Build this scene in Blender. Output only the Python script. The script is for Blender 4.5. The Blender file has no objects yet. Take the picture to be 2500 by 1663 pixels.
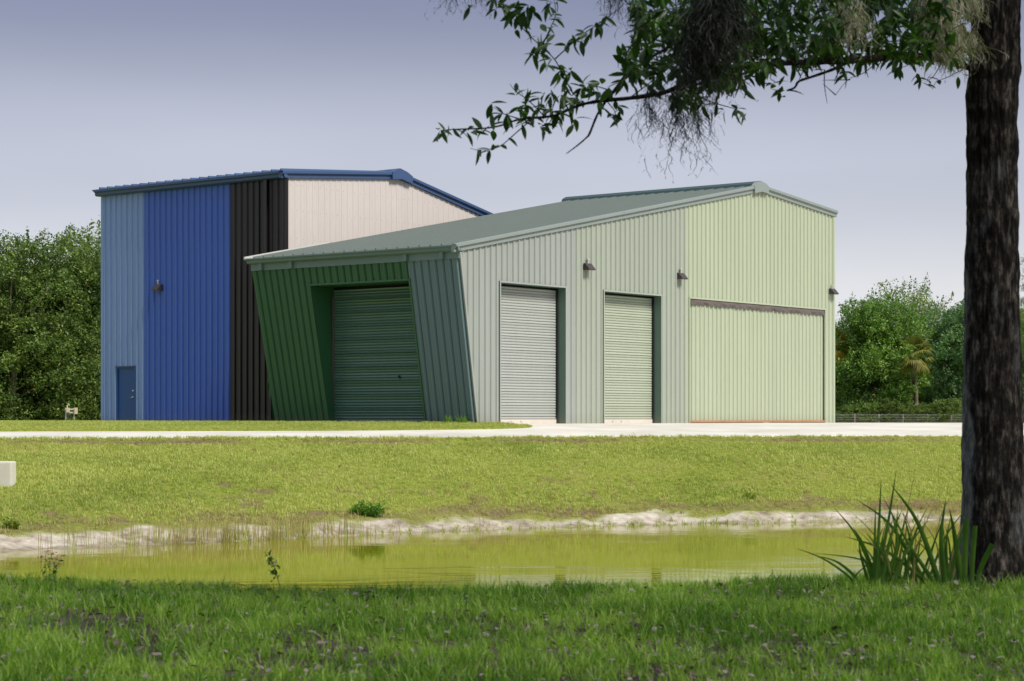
import bpy, bmesh, math, random
import numpy as np
from mathutils import Vector, Matrix, Euler, noise as mnoise

R = math.radians
random.seed(7)
rng = np.random.default_rng(7)
scene = bpy.context.scene
COL = scene.collection

# ------------------------------------------------------------------ camera
EYE = 0.224                      # eye height above the building slab (z = 0)
FPX, CX, HY = 4953.0, 1250.0, 1020.0   # focal length, centre column and horizon row in photo pixels
cam_d = bpy.data.cameras.new('camera')
cam = bpy.data.objects.new('camera', cam_d)
COL.objects.link(cam)
cam.location = (0, 0, EYE)
cam.rotation_euler = (R(90), 0, 0)
cam_d.sensor_width = 36.0
cam_d.lens = 36.0 * FPX / 2500.0
cam_d.shift_y = (HY - 831.5) / 2500.0
cam_d.clip_start = 0.1
cam_d.clip_end = 3000
cam_d.dof.use_dof = True
cam_d.dof.focus_distance = 66.0
cam_d.dof.aperture_fstop = 6.5
scene.camera = cam

# ------------------------------------------------------------------ light
SUN_EL, SUN_AZ = 48.0, 127.0      # azimuth clockwise from +Y: hazy sun behind the camera to the right
world = bpy.data.worlds.new('World')
scene.world = world
world.use_nodes = True
wn, wl = world.node_tree.nodes, world.node_tree.links
wn.clear()
sky = wn.new('ShaderNodeTexSky')
sky.sky_type = 'NISHITA'
sky.sun_disc = False
sky.sun_elevation = R(SUN_EL)
sky.sun_rotation = R(SUN_AZ)
sky.altitude = 0
sky.air_density = 1.0
sky.dust_density = 3.0
sky.ozone_density = 4.0
tc = wn.new('ShaderNodeTexCoord')
sep = wn.new('ShaderNodeSeparateXYZ')
wl.new(tc.outputs['Generated'], sep.inputs[0])
ramp = wn.new('ShaderNodeValToRGB')      # thin high haze, the same all the way round
ramp.color_ramp.interpolation = 'EASE'
e = ramp.color_ramp.elements
e[0].position = 0.0; e[0].color = (8.2, 8.0, 7.5, 1)
e[1].position = 1.0; e[1].color = (6.0, 6.4, 7.6, 1)
for p, c in ((0.05, (6.9, 6.95, 7.2, 1)), (0.12, (4.7, 4.9, 5.7, 1)), (0.21, (2.15, 2.35, 3.4, 1)), (0.45, (3.6, 3.9, 5.0, 1))):
    k = e.new(p); k.color = c
wl.new(sep.outputs['Z'], ramp.inputs[0])
mixs = wn.new('ShaderNodeMix'); mixs.data_type = 'RGBA'
mixs.inputs[0].default_value = 0.88
wl.new(sky.outputs[0], mixs.inputs[6])
hz_map = wn.new('ShaderNodeMapping'); hz_map.inputs['Scale'].default_value = (1.3, 1.3, 5.0)
hz_n = wn.new('ShaderNodeTexNoise'); hz_n.inputs['Scale'].default_value = 2.2; hz_n.inputs['Detail'].default_value = 4
wl.new(tc.outputs['Generated'], hz_map.inputs[0]); wl.new(hz_map.outputs[0], hz_n.inputs['Vector'])
hz_r = wn.new('ShaderNodeMapRange'); hz_r.inputs[1].default_value = 0.3; hz_r.inputs[2].default_value = 0.7; hz_r.inputs[3].default_value = 0.93; hz_r.inputs[4].default_value = 1.07
wl.new(hz_n.outputs[0], hz_r.inputs[0])
hz_m = wn.new('ShaderNodeVectorMath'); hz_m.operation = 'SCALE'
wl.new(ramp.outputs[0], hz_m.inputs[0]); wl.new(hz_r.outputs[0], hz_m.inputs['Scale'])
wl.new(hz_m.outputs[0], mixs.inputs[7])
bg = wn.new('ShaderNodeBackground'); bg.inputs[1].default_value = 0.09
wl.new(mixs.outputs[2], bg.inputs[0])
wo = wn.new('ShaderNodeOutputWorld')
wl.new(bg.outputs[0], wo.inputs[0])

sun_d = bpy.data.lights.new('sun', 'SUN')
sun_d.energy = 3.3
sun_d.angle = R(15)
sun_d.color = (1.0, 0.94, 0.85)
sun = bpy.data.objects.new('sun', sun_d)
COL.objects.link(sun)
az, el = R(SUN_AZ), R(SUN_EL)
to_sun = Vector((math.sin(az) * math.cos(el), math.cos(az) * math.cos(el), math.sin(el)))
sun.rotation_euler = to_sun.to_track_quat('Z', 'Y').to_euler()
sun.location = to_sun * 60

vs = scene.view_settings
vs.view_transform = 'Standard'; vs.look = 'None'; vs.exposure = 0.45; vs.gamma = 1.0
vs.use_curve_mapping = False
scene.render.engine = 'CYCLES'
scene.cycles.use_denoising = True
scene.cycles.max_bounces = 6
scene.cycles.transparent_max_bounces = 8

# ------------------------------------------------------------------ helpers
def lin(r, g, b):
    f = lambda c: (c / 12.92 if c <= 0.04045 else ((c + 0.055) / 1.055) ** 2.4)
    return (f(r / 255), f(g / 255), f(b / 255))

def px(x, y, Y):
    """world point seen at photo pixel (x, y) at depth Y"""
    return Vector(((x - CX) / FPX * Y, Y, EYE - (y - HY) / FPX * Y))

def empty(name, loc=(0, 0, 0), label=None, cat=None, group=None):
    o = bpy.data.objects.new(name, None)
    COL.objects.link(o); o.location = loc
    o.empty_display_size = 0.2
    tag(o, label, cat, group)
    return o

def tag(o, label=None, cat=None, group=None, kind=None):
    if label: o['label'] = label
    if cat: o['category'] = cat
    if group: o['group'] = group
    if kind: o['kind'] = kind
    return o

def link(name, me, parent=None, mat=None):
    o = bpy.data.objects.new(name, me)
    COL.objects.link(o)
    if mat is not None and len(me.materials) == 0: me.materials.append(mat)
    if parent is not None:
        o.parent = parent
        pm = parent.matrix_world if parent.parent is None and False else world_of(parent)
        o.matrix_parent_inverse = pm.inverted()
    return o

def world_of(o):
    m = o.matrix_basis.copy()
    if o.parent is not None:
        m = world_of(o.parent) @ o.matrix_parent_inverse @ m
    return m

def mesh(name, v, f, mat=None, smooth=False):
    me = bpy.data.meshes.new(name)
    me.from_pydata([tuple(p) for p in v], [], [tuple(q) for q in f])
    if mat is not None: me.materials.append(mat)
    if smooth: me.polygons.foreach_set('use_smooth', [True] * len(me.polygons))
    me.update()
    return me

def fast_mesh(name, V, F, mat=None, smooth=False):
    """V (n,3), F (m,k) numpy arrays"""
    V = np.asarray(V, dtype=np.float32); F = np.asarray(F, dtype=np.int32)
    me = bpy.data.meshes.new(name)
    m, k = F.shape
    me.vertices.add(len(V)); me.vertices.foreach_set('co', V.ravel())
    me.loops.add(m * k); me.loops.foreach_set('vertex_index', F.ravel())
    me.polygons.add(m)
    me.polygons.foreach_set('loop_start', np.arange(0, m * k, k, dtype=np.int32))
    me.polygons.foreach_set('loop_total', np.full(m, k, dtype=np.int32))
    if smooth: me.polygons.foreach_set('use_smooth', np.ones(m, dtype=bool))
    if mat is not None: me.materials.append(mat)
    me.update(calc_edges=True); me.validate()
    return me

class MB:
    def __init__(self): self.v = []; self.f = []
    def add(self, v, f):
        n = len(self.v); self.v += [tuple(p) for p in v]; self.f += [tuple(i + n for i in q) for q in f]
        return self
    def hexa(self, c8):           # 4 bottom (ccw from above), 4 top
        return self.add(c8, [(3, 2, 1, 0), (4, 5, 6, 7), (0, 1, 5, 4), (1, 2, 6, 5), (2, 3, 7, 6), (3, 0, 4, 7)])
    def box(self, x0, x1, y0, y1, z0, z1, M=None):
        c = [(x0, y0, z0), (x1, y0, z0), (x1, y1, z0), (x0, y1, z0), (x0, y0, z1), (x1, y0, z1), (x1, y1, z1), (x0, y1, z1)]
        if M: c = [M(*p) for p in c]
        return self.hexa(c)
    def tube(self, pts, rad, n=8, cap=True):
        pts = [Vector(p) for p in pts]
        base = len(self.v); up = Vector((0.13, 0.21, 0.97))
        prev = None
        for i, p in enumerate(pts):
            d = (pts[min(i + 1, len(pts) - 1)] - pts[max(i - 1, 0)])
            if d.length < 1e-9: d = Vector((0, 0, 1))
            d.normalize()
            if prev is None:
                a = d.orthogonal().normalized()
            else:
                a = (prev - d * prev.dot(d))
                a = a.normalized() if a.length > 1e-6 else d.orthogonal().normalized()
            prev = a
            b = d.cross(a)
            r = rad[i] if hasattr(rad, '__len__') else rad
            for k in range(n):
                t = 2 * math.pi * k / n
                self.v.append(tuple(p + (a * math.cos(t) + b * math.sin(t)) * r))
        for i in range(len(pts) - 1):
            for k in range(n):
                q = base + i * n
                self.f.append((q + k, q + (k + 1) % n, q + n + (k + 1) % n, q + n + k))
        if cap:
            self.f.append(tuple(base + k for k in reversed(range(n))))
            self.f.append(tuple(base + (len(pts) - 1) * n + k for k in range(n)))
        return self
    def prism(self, prof, M0, M1):
        """prof list of 2-d points; M0/M1 map a point to the two ends"""
        n = len(prof)
        v = [M0(*p) for p in prof] + [M1(*p) for p in prof]
        f = [(i, (i + 1) % n, n + (i + 1) % n, n + i) for i in range(n)]
        f += [tuple(reversed(range(n))), tuple(range(n, 2 * n))]
        return self.add(v, f)
    def build(self, name, mat, parent=None, smooth=False, bevel=0):
        me = mesh(name, self.v, self.f, mat, smooth)
        bm = bmesh.new(); bm.from_mesh(me)
        bmesh.ops.recalc_face_normals(bm, faces=bm.faces)
        if bevel:
            bmesh.ops.bevel(bm, geom=[ed for ed in bm.edges if ed.is_manifold and ed.calc_face_angle(0) > 0.5], offset=bevel, segments=2, affect='EDGES', profile=0.6)
        bm.to_mesh(me); bm.free()
        return link(name, me, parent)

# ------------------------------------------------------------------ materials
def new_mat(name):
    m = bpy.data.materials.new(name); m.use_nodes = True
    nt = m.node_tree; nt.nodes.clear()
    out = nt.nodes.new('ShaderNodeOutputMaterial')
    b = nt.nodes.new('ShaderNodeBsdfPrincipled')
    nt.links.new(b.outputs[0], out.inputs[0])
    return m, nt, b, out

def N(nt, t, **kw):
    n = nt.nodes.new(t)
    for k, v in kw.items(): setattr(n, k, v)
    return n

def noise_node(nt, scale, detail=4, rough=0.55, coord='Object', stretch=None):
    t = N(nt, 'ShaderNodeTexCoord')
    n = N(nt, 'ShaderNodeTexNoise')
    n.inputs['Scale'].default_value = scale; n.inputs['Detail'].default_value = detail; n.inputs['Roughness'].default_value = rough
    if coord == 'World':
        g = N(nt, 'ShaderNodeNewGeometry'); src = g.outputs['Position']
    else:
        src = t.outputs[coord]
    if stretch:
        mp = N(nt, 'ShaderNodeMapping'); mp.inputs['Scale'].default_value = stretch
        nt.links.new(src, mp.inputs[0]); src = mp.outputs[0]
    nt.links.new(src, n.inputs['Vector'])
    return n

def cramp(nt, src, stops, interp='LINEAR'):
    r = N(nt, 'ShaderNodeValToRGB'); r.color_ramp.interpolation = interp
    el_ = r.color_ramp.elements
    el_[0].position, el_[0].color = stops[0][0], (*stops[0][1], 1)
    el_[1].position, el_[1].color = stops[-1][0], (*stops[-1][1], 1)
    for p, c in stops[1:-1]:
        k = el_.new(p); k.color = (*c, 1)
    nt.links.new(src, r.inputs[0])
    return r.outputs[0]

def mixc(nt, fac, a, b, mode='MIX'):
    m = N(nt, 'ShaderNodeMix'); m.data_type = 'RGBA'; m.blend_type = mode
    for s, i in ((fac, 0), (a, 6), (b, 7)):
        if isinstance(s, (int, float)): m.inputs[i].default_value = s
        elif isinstance(s, tuple): m.inputs[i].default_value = (*s[:3], 1)
        else: nt.links.new(s, m.inputs[i])
    return m.outputs[2]

def bump(nt, bsdf, h, strength, dist):
    b = N(nt, 'ShaderNodeBump'); b.inputs['Strength'].default_value = strength; b.inputs['Distance'].default_value = dist
    nt.links.new(h, b.inputs['Height']); nt.links.new(b.outputs[0], bsdf.inputs['Normal'])

def paint(name, col, rough=0.38, var=0.025, spec=0.5, streak=True):
    m, nt, b, o = new_mat(name)
    n = noise_node(nt, 1.1, 5, 0.6, 'World', (1.0, 1.0, 0.18) if streak else None)
    n2 = noise_node(nt, 9.0, 4, 0.6, 'World', (1.0, 1.0, 0.25) if streak else None)
    lo = tuple(c * (1 - var * 1.6) for c in col); hi = tuple(min(1, c * (1 + var)) for c in col)
    c1 = cramp(nt, n.outputs[0], [(0.3, lo), (0.7, hi)])
    c2 = cramp(nt, n2.outputs[0], [(0.35, (0.97,) * 3), (0.6, (1.0,) * 3)])
    c3 = mixc(nt, 1.0, c1, c2, 'MULTIPLY')
    if streak:
        gp = N(nt, 'ShaderNodeNewGeometry'); sx = N(nt, 'ShaderNodeSeparateXYZ'); nt.links.new(gp.outputs['Position'], sx.inputs[0])
        mr = N(nt, 'ShaderNodeMapRange'); mr.inputs[1].default_value = 0.45; mr.inputs[2].default_value = 0.0; mr.inputs[3].default_value = 0.0; mr.inputs[4].default_value = 0.42
        nt.links.new(sx.outputs['Z'], mr.inputs[0])
        mm = N(nt, 'ShaderNodeMath', operation='MULTIPLY'); nt.links.new(mr.outputs[0], mm.inputs[0])
        nd = noise_node(nt, 3.0, 5, 0.7, 'World'); nt.links.new(nd.outputs[0], mm.inputs[1])
        c3 = mixc(nt, mm.outputs[0], c3, (0.22, 0.18, 0.13))
    nt.links.new(c3, b.inputs['Base Color'])
    rr = N(nt, 'ShaderNodeMapRange'); rr.inputs[3].default_value = rough - 0.06; rr.inputs[4].default_value = rough + 0.1
    nt.links.new(n2.outputs[0], rr.inputs[0]); nt.links.new(rr.outputs[0], b.inputs['Roughness'])
    b.inputs['Specular IOR Level'].default_value = spec
    bump(nt, b, n.outputs[0], 0.08, 0.012)
    return m

M = {}
M['light_blue'] = paint('light_blue_paint', lin(130, 158, 208))
M['blue'] = paint('blue_paint', lin(66, 102, 188))
M['black'] = paint('black_paint', lin(26, 21, 18), 0.3)
M['white_panel'] = paint('white_panel_paint', lin(198, 190, 184), 0.42, 0.02)
M['navy'] = paint('navy_trim_paint', lin(56, 80, 118), 0.35)
M['door_blue'] = paint('door_blue_paint', lin(24, 76, 140), 0.42, 0.03)
M['slate'] = paint('slate_green_paint', lin(98, 122, 128))
M['dark_green'] = paint('dark_green_paint', lin(50, 96, 64))
M['trim_green'] = paint('trim_green_paint', lin(100, 124, 122))
M['jamb_green'] = paint('jamb_green_paint', lin(88, 112, 100), 0.45)
M['sage'] = paint('sage_grey_paint', lin(148, 154, 149))
M['sage2'] = paint('sage_green_paint', lin(152, 160, 147))
M['lime'] = paint('pale_lime_paint', lin(166, 175, 151))
M['vent_green'] = paint('vent_green_paint', lin(48, 72, 72), 0.6)
M['rake_grey'] = paint('rake_grey_paint', lin(130, 140, 137))
M['roof_green'] = paint('roof_green_paint', lin(106, 116, 111), 0.42)
M['roof_navy'] = paint('roof_navy_paint', lin(70, 96, 134), 0.4)
M['curtain_green'] = paint('curtain_green_paint', lin(84, 116, 102), 0.2)
M['curtain_grey'] = paint('curtain_grey_paint', lin(162, 166, 161), 0.34)
M['curtain_sage'] = paint('curtain_sage_paint', lin(164, 172, 153), 0.34)
M['bottom_bar'] = paint('bottom_bar_metal', lin(216, 206, 196), 0.4)
M['seal'] = paint('seal_fabric', lin(92, 82, 80), 0.8, 0.15)
M['rust_rail'] = paint('primer_red_rail', lin(176, 118, 74), 0.55, 0.15)
M['dark_gap'] = paint('dark_gap', lin(20, 22, 22), 0.8)
M['lamp'] = paint('lamp_bronze', lin(62, 52, 54), 0.4)
M['lens'] = paint('lamp_lens', lin(150, 150, 140), 0.2)
M['galv'] = paint('galvanised_metal', lin(190, 190, 186), 0.4)
M['beige_box'] = paint('beige_box_paint', lin(206, 190, 158), 0.5)
M['steel'] = paint('door_steel', lin(205, 205, 205), 0.25)
M['steel'].node_tree.nodes['Principled BSDF'].inputs['Metallic'].default_value = 0.8
M['hinge'] = paint('hinge_paint', lin(40, 74, 124), 0.4)

def foliage_mat(name, dark, mid, light, trans=0.3, noise_scale=0.5, rough=0.5, spec=0.35):
    m, nt, b, o = new_mat(name)
    g = N(nt, 'ShaderNodeNewGeometry')
    n = noise_node(nt, noise_scale, 3, 0.6, 'World')
    oi = N(nt, 'ShaderNodeObjectInfo')
    add = N(nt, 'ShaderNodeMath', operation='MULTIPLY_ADD')
    nt.links.new(g.outputs['Random Per Island'], add.inputs[0]); add.inputs[1].default_value = 0.55
    nt.links.new(n.outputs[0], add.inputs[2])
    a2 = N(nt, 'ShaderNodeMath', operation='MULTIPLY_ADD')
    nt.links.new(oi.outputs['Random'], a2.inputs[0]); a2.inputs[1].default_value = 0.12
    nt.links.new(add.outputs[0], a2.inputs[2])
    c = cramp(nt, a2.outputs[0], [(0.42, dark), (0.8, mid), (1.12, light)])
    nt.links.new(c, b.inputs['Base Color'])
    b.inputs['Roughness'].default_value = rough
    b.inputs['Specular IOR Level'].default_value = spec
    tr = N(nt, 'ShaderNodeBsdfTranslucent')
    tc_ = mixc(nt, 1.0, c, (1.2, 1.5, 0.5), 'MULTIPLY')
    nt.links.new(tc_, tr.inputs[0])
    ms = N(nt, 'ShaderNodeMixShader'); ms.inputs[0].default_value = trans
    nt.links.new(b.outputs[0], ms.inputs[1]); nt.links.new(tr.outputs[0], ms.inputs[2])
    nt.links.new(ms.outputs[0], o.inputs[0])
    return m

M['leaf_oak'] = foliage_mat('oak_leaf', (0.008, 0.024, 0.006), (0.022, 0.065, 0.010), (0.055, 0.13, 0.02), 0.3, 1.5, 0.42, 0.4)
M['leaf_left'] = foliage_mat('thicket_leaf', (0.028, 0.065, 0.015), (0.092, 0.155, 0.034), (0.21, 0.285, 0.07), 0.28, 0.5)
M['leaf_shade_tint'] = foliage_mat('thicket_leaf_shade_painted', (0.02, 0.045, 0.012), (0.045, 0.085, 0.02), (0.09, 0.14, 0.035), 0.2, 0.35)  # darker copy of the thicket leaf: shade inside the thicket put into the colour
M['leaf_right'] = foliage_mat('hedge_oak_leaf', (0.045, 0.11, 0.024), (0.11, 0.21, 0.04), (0.21, 0.33, 0.075), 0.3, 0.14)
M['leaf_pale'] = foliage_mat('feathery_leaf', (0.08, 0.13, 0.03), (0.14, 0.2, 0.05), (0.22, 0.28, 0.08), 0.3, 0.14)
M['leaf_cool'] = foliage_mat('cool_leaf', (0.05, 0.12, 0.05), (0.10, 0.2, 0.085), (0.17, 0.28, 0.12), 0.3, 0.14)
M['palm_leaf'] = foliage_mat('palm_leaf', (0.06, 0.09, 0.02), (0.12, 0.16, 0.035), (0.24, 0.22, 0.05), 0.25, 0.3)
M['palm_gold'] = foliage_mat('palm_gold_leaf', (0.16, 0.14, 0.02), (0.34, 0.27, 0.04), (0.5, 0.36, 0.06), 0.25, 0.3)
M['sword'] = foliage_mat('sword_leaf', (0.03, 0.08, 0.012), (0.055, 0.14, 0.018), (0.10, 0.2, 0.03), 0.3, 3.0, 0.4, 0.5)
M['sword_dry'] = foliage_mat('sword_leaf_dry', (0.2, 0.14, 0.05), (0.3, 0.22, 0.09), (0.42, 0.34, 0.18), 0.25, 3.0, 0.6, 0.3)
M['weed'] = foliage_mat('weed_leaf', (0.06, 0.14, 0.015), (0.11, 0.24, 0.025), (0.2, 0.34, 0.05), 0.3, 3.0)
M['flower'] = foliage_mat('flower_pink', (0.3, 0.12, 0.12), (0.45, 0.22, 0.2), (0.6, 0.36, 0.3), 0.3, 8.0)
M['near_grass'] = foliage_mat('near_grass_blade', (0.03, 0.085, 0.008), (0.11, 0.23, 0.02), (0.30, 0.44, 0.07), 0.4, 1.2, 0.4)
M['far_grass'] = foliage_mat('far_grass_blade', (0.18, 0.24, 0.04), (0.29, 0.35, 0.07), (0.45, 0.47, 0.13), 0.3, 0.3, 0.55)
M['brown_grass'] = foliage_mat('dry_grass_blade', (0.16, 0.12, 0.05), (0.27, 0.2, 0.09), (0.4, 0.33, 0.15), 0.3, 0.7, 0.7)
M['moss_shade_tint'] = foliage_mat('moss_shade_painted', (0.016, 0.018, 0.017), (0.03, 0.034, 0.03), (0.055, 0.06, 0.052), 0.1, 3.0, 0.9, 0.05)  # same moss seen backlit: its shade is painted into the colour
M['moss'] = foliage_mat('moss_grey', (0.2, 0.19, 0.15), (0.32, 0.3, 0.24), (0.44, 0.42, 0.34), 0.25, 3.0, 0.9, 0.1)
M['litter'] = foliage_mat('dead_leaf', (0.05, 0.03, 0.024), (0.13, 0.095, 0.085), (0.30, 0.25, 0.235), 0.15, 4.0, 0.7)

def bark_mat(name, dark, mid, light, scale=6.0, lichen=None):
    m, nt, b, o = new_mat(name)
    n1 = noise_node(nt, scale, 8, 0.7, 'World', (1, 1, 0.3))
    n2 = noise_node(nt, scale * 0.35, 5, 0.6, 'World')
    c = cramp(nt, n1.outputs[0], [(0.42, dark), (0.52, mid), (0.64, light)])
    c = mixc(nt, 1.0, c, cramp(nt, n2.outputs[0], [(0.38, (0.3,) * 3), (0.62, (1.1,) * 3)]), 'MULTIPLY')
    if lichen:
        n3 = noise_node(nt, 3.2, 6, 0.62, 'World', (1, 1, 0.5))
        at = N(nt, 'ShaderNodeAttribute', attribute_name='lichen')
        mm = N(nt, 'ShaderNodeMath', operation='MULTIPLY_ADD')
        nt.links.new(at.outputs['Fac'], mm.inputs[0]); mm.inputs[1].default_value = 0.45
        nt.links.new(n3.outputs[0], mm.inputs[2])
        f = cramp(nt, mm.outputs[0], [(0.6, (0,) * 3), (0.78, (0.9,) * 3)])
        c = mixc(nt, f, c, mixc(nt, 1.0, lichen, cramp(nt, n1.outputs[0], [(0.4, (0.35,) * 3), (0.55, (1,) * 3)]), 'MULTIPLY'))
    nt.links.new(c, b.inputs['Base Color'])
    b.inputs['Roughness'].default_value = 0.9
    b.inputs['Specular IOR Level'].default_value = 0.2
    bump(nt, b, n1.outputs[0], 1.0, 0.05)
    return m
M['bark'] = bark_mat('oak_bark', (0.008, 0.007, 0.006), (0.04, 0.034, 0.028), (0.2, 0.175, 0.15), 22.0, (0.22, 0.23, 0.23))
M['twig'] = bark_mat('twig_bark', (0.012, 0.01, 0.009), (0.03, 0.024, 0.02), (0.06, 0.05, 0.04), 20)
M['bark_far'] = bark_mat('far_bark', (0.08, 0.06, 0.045), (0.2, 0.16, 0.12), (0.34, 0.29, 0.23), 2.0)
M['post_wood'] = bark_mat('post_wood', (0.25, 0.21, 0.16), (0.4, 0.35, 0.28), (0.5, 0.46, 0.38), 3.0)

# ------------------------------------------------------------------ terrain
WATER = -2.225
_sx = np.array([-60, -30, -16, -9.6, -5.1, -0.46, 3.5, 8.4, 12.6, 25, 60.0])
_sy = np.array([14, 26, 33.5, 38, 41.6, 45.7, 47.6, 49.0, 49.8, 51, 53.0])
_dx = np.array([-80, -13.1, -0.57, 13.3, 40, 90.0])
_dy = np.array([41, 52.0, 56.0, 59.6, 66, 76.0])
_sx = _sx * 0.978; _sy = _sy * 0.978
def y_shore(X): return np.interp(X, _sx, _sy)
def y_drive(X): return np.interp(X, _dx, _dy)
_noff = rng.random((6, 2)) * 100
def vnoise(X, Y, s, seed=0):
    """cheap smooth value noise with numpy, range about -1..1"""
    r = np.zeros_like(X, dtype=float); amp = 1.0; tot = 0
    for o in range(3):
        x = (X + _noff[(seed + o) % 6, 0] * 7.3) * s * 2 ** o; y = (Y + _noff[(seed + o) % 6, 1] * 5.1) * s * 2 ** o
        x0 = np.floor(x); y0 = np.floor(y); fx = x - x0; fy = y - y0
        fx = fx * fx * (3 - 2 * fx); fy = fy * fy * (3 - 2 * fy)
        h = lambda a, b: np.modf(np.abs(np.sin(a * 127.1 + b * 311.7 + seed * 17.3) * 43758.5453))[0]
        v = (h(x0, y0) * (1 - fx) + h(x0 + 1, y0) * fx) * (1 - fy) + (h(x0, y0 + 1) * (1 - fx) + h(x0 + 1, y0 + 1) * fx) * fy
        r += (v * 2 - 1) * amp; tot += amp; amp *= 0.5
    return r / tot

def ground_z(X, Y, fine=True):
    X = np.asarray(X, float); Y = np.asarray(Y, float)
    ys, yd = y_shore(X), y_drive(X)
    t = (Y - ys) / (yd - ys)
    w = np.interp(X, [-14, -8, -2, 4], [13.5, 11.0, 8.3, 8.3])
    zl = np.interp(t, [-1.2, -0.5, -0.12, 0.0, 0.03, 0.075, 0.14, 0.5, 0.9, 0.932, 0.944, 1.0],
                   [-4.0, -3.5, -2.445, -2.225, -2.155, -2.02, -1.89, -1.13, -0.50, -0.47, -0.365, -0.32])
    zu = -0.32 + 0.32 * np.clip((Y - yd) / w, 0, 1)
    zf = np.where(Y > 80, -0.018 - (np.minimum(Y, 400) - 80) * 0.003, 0.0)
    zfar = np.where(t < 1, zl, np.minimum(zu, zf))
    # near bank
    cr = 15.0 + 0.25 * np.sin(X * 0.9) + 0.9 * np.exp(-((X - 3.4) / 1.6) ** 2)
    zn = np.where(Y < cr, -1.10 + 0.006 * np.clip(Y - 9, -20, 6) + 0.065 * np.clip((-X - 1) / 3, 0, 1), -1.064 + 0.065 * np.clip((-X - 1) / 3, 0, 1) - np.clip((Y - cr) / 3.6, 0, 1) ** 1.4 * 2.4)
    z = np.where(Y < 24, zn, zfar)
    if fine:
        bank = np.exp(-((t - 0.05) / 0.05) ** 2) * (Y > 24)
        z = z + bank * 0.10 * vnoise(X * 1.0, Y, 1.1, 1) + bank * 0.06 * vnoise(X, Y, 3.0, 2)
        lawn = ((t > 0.08) & (t < 0.98) & (Y > 24))
        z = z + lawn * 0.035 * vnoise(X, Y, 0.5, 3)
        step = np.exp(-((t - 0.93) / 0.012) ** 2) * (Y > 24)
        z = z - step * 0.04 * (vnoise(X, Y, 0.6, 4) > -0.1)
        z = z + (Y < 24) * 0.03 * vnoise(X, Y, 1.3, 5)
    return z

def gz(X, Y): return float(ground_z(np.array([X]), np.array([Y]))[0])

# ground material: turf, sand at the water line, bare litter soil under the oak
m, nt, b, o = new_mat('ground_cover')
at = N(nt, 'ShaderNodeAttribute', attribute_name='cover')     # R turf, G sand, B shade soil
sp = N(nt, 'ShaderNodeSeparateColor'); nt.links.new(at.outputs['Color'], sp.inputs[0])
n1 = noise_node(nt, 0.5, 6, 0.65, 'World'); n2 = noise_node(nt, 14, 5, 0.7, 'World'); n3 = noise_node(nt, 2.2, 6, 0.7, 'World')
turf = cramp(nt, n2.outputs[0], [(0.3, (0.09, 0.11, 0.018)), (0.5, (0.19, 0.23, 0.03)), (0.75, (0.32, 0.33, 0.06))])
turf = mixc(nt, cramp(nt, n1.outputs[0], [(0.5, (0,) * 3), (0.72, (0.55,) * 3)]), turf, (0.25, 0.2, 0.075))
sand = cramp(nt, n3.outputs[0], [(0.3, (0.15, 0.12, 0.085)), (0.5, (0.40, 0.355, 0.28)), (0.7, (0.62, 0.57, 0.48))])
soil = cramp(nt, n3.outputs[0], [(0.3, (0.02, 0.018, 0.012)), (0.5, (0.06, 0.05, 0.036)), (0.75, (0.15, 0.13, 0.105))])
dirt = cramp(nt, n2.outputs[0], [(0.3, (0.06, 0.04, 0.025)), (0.7, (0.24, 0.16, 0.10))])
c = mixc(nt, sp.outputs[1], turf, sand)
c = mixc(nt, at.outputs['Alpha'], c, dirt)
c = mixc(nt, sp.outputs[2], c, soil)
nt.links.new(c, b.inputs['Base Color'])
b.inputs['Roughness'].default_value = 0.95; b.inputs['Specular IOR Level'].default_value = 0.15
bump(nt, b, n2.outputs[0], 0.7, 0.05)
M['ground'] = m

def axis(parts):
    out = []
    for a0, a1, st in parts: out += list(np.arange(a0, a1, st))
    out.append(parts[-1][1]); return np.array(out)
gx = axis([(-900, -100, 80), (-100, -40, 6), (-40, -15, 1.0), (-15, 16, 0.16), (16, 40, 1.0), (40, 100, 6), (100, 900, 80)])
gy = axis([(-60, 4, 4), (4, 24, 0.3), (24, 33, 0.6), (33, 62, 0.16), (62, 110, 2.0), (110, 420, 15), (420, 2000, 150)])
XX, YY = np.meshgrid(gx, gy)
ZZ = ground_z(XX, YY)
V = np.stack([XX.ravel(), YY.ravel(), ZZ.ravel()], 1)
nx, ny = len(gx), len(gy)
idx = np.arange(nx * ny).reshape(ny, nx)
F = np.stack([idx[:-1, :-1].ravel(), idx[:-1, 1:].ravel(), idx[1:, 1:].ravel(), idx[1:, :-1].ravel()], 1)
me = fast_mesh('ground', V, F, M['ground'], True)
ys, yd = y_shore(XX), y_drive(XX)
T = ((YY - ys) / (yd - ys)).ravel()
xf, yf = XX.ravel(), YY.ravel()
sand_edge = 0.085 + 0.04 * vnoise(xf, yf, 0.45, 1) + 0.05 * vnoise(xf, yf, 1.7, 2)
sandw = np.clip((sand_edge - T) / 0.03, 0, 1) * (yf > 24)
patch = np.clip((vnoise(xf, yf, 0.8, 4) - 0.62) / 0.1, 0, 1) * (np.abs(T - 0.9) < 0.05)
sandw = np.maximum(sandw, patch)
dirtw = np.clip(1.3 - np.abs(T - (sand_edge + 0.05)) / 0.05, 0, 1) * np.clip(0.7 + 0.9 * vnoise(xf, yf, 0.9, 3), 0, 1) * (yf > 24)
dirtw = np.maximum(dirtw, 0.75 * np.clip((vnoise(xf, yf, 1.1, 2) - 0.38) / 0.15, 0, 1) * (T > 0.12) * (T < 0.45) * (yf > 24))
wet = np.clip(1 - np.abs(T - 0.005) / 0.02, 0, 1) * (yf > 24)
dirtw = np.maximum(dirtw, 0.45 * wet)
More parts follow.
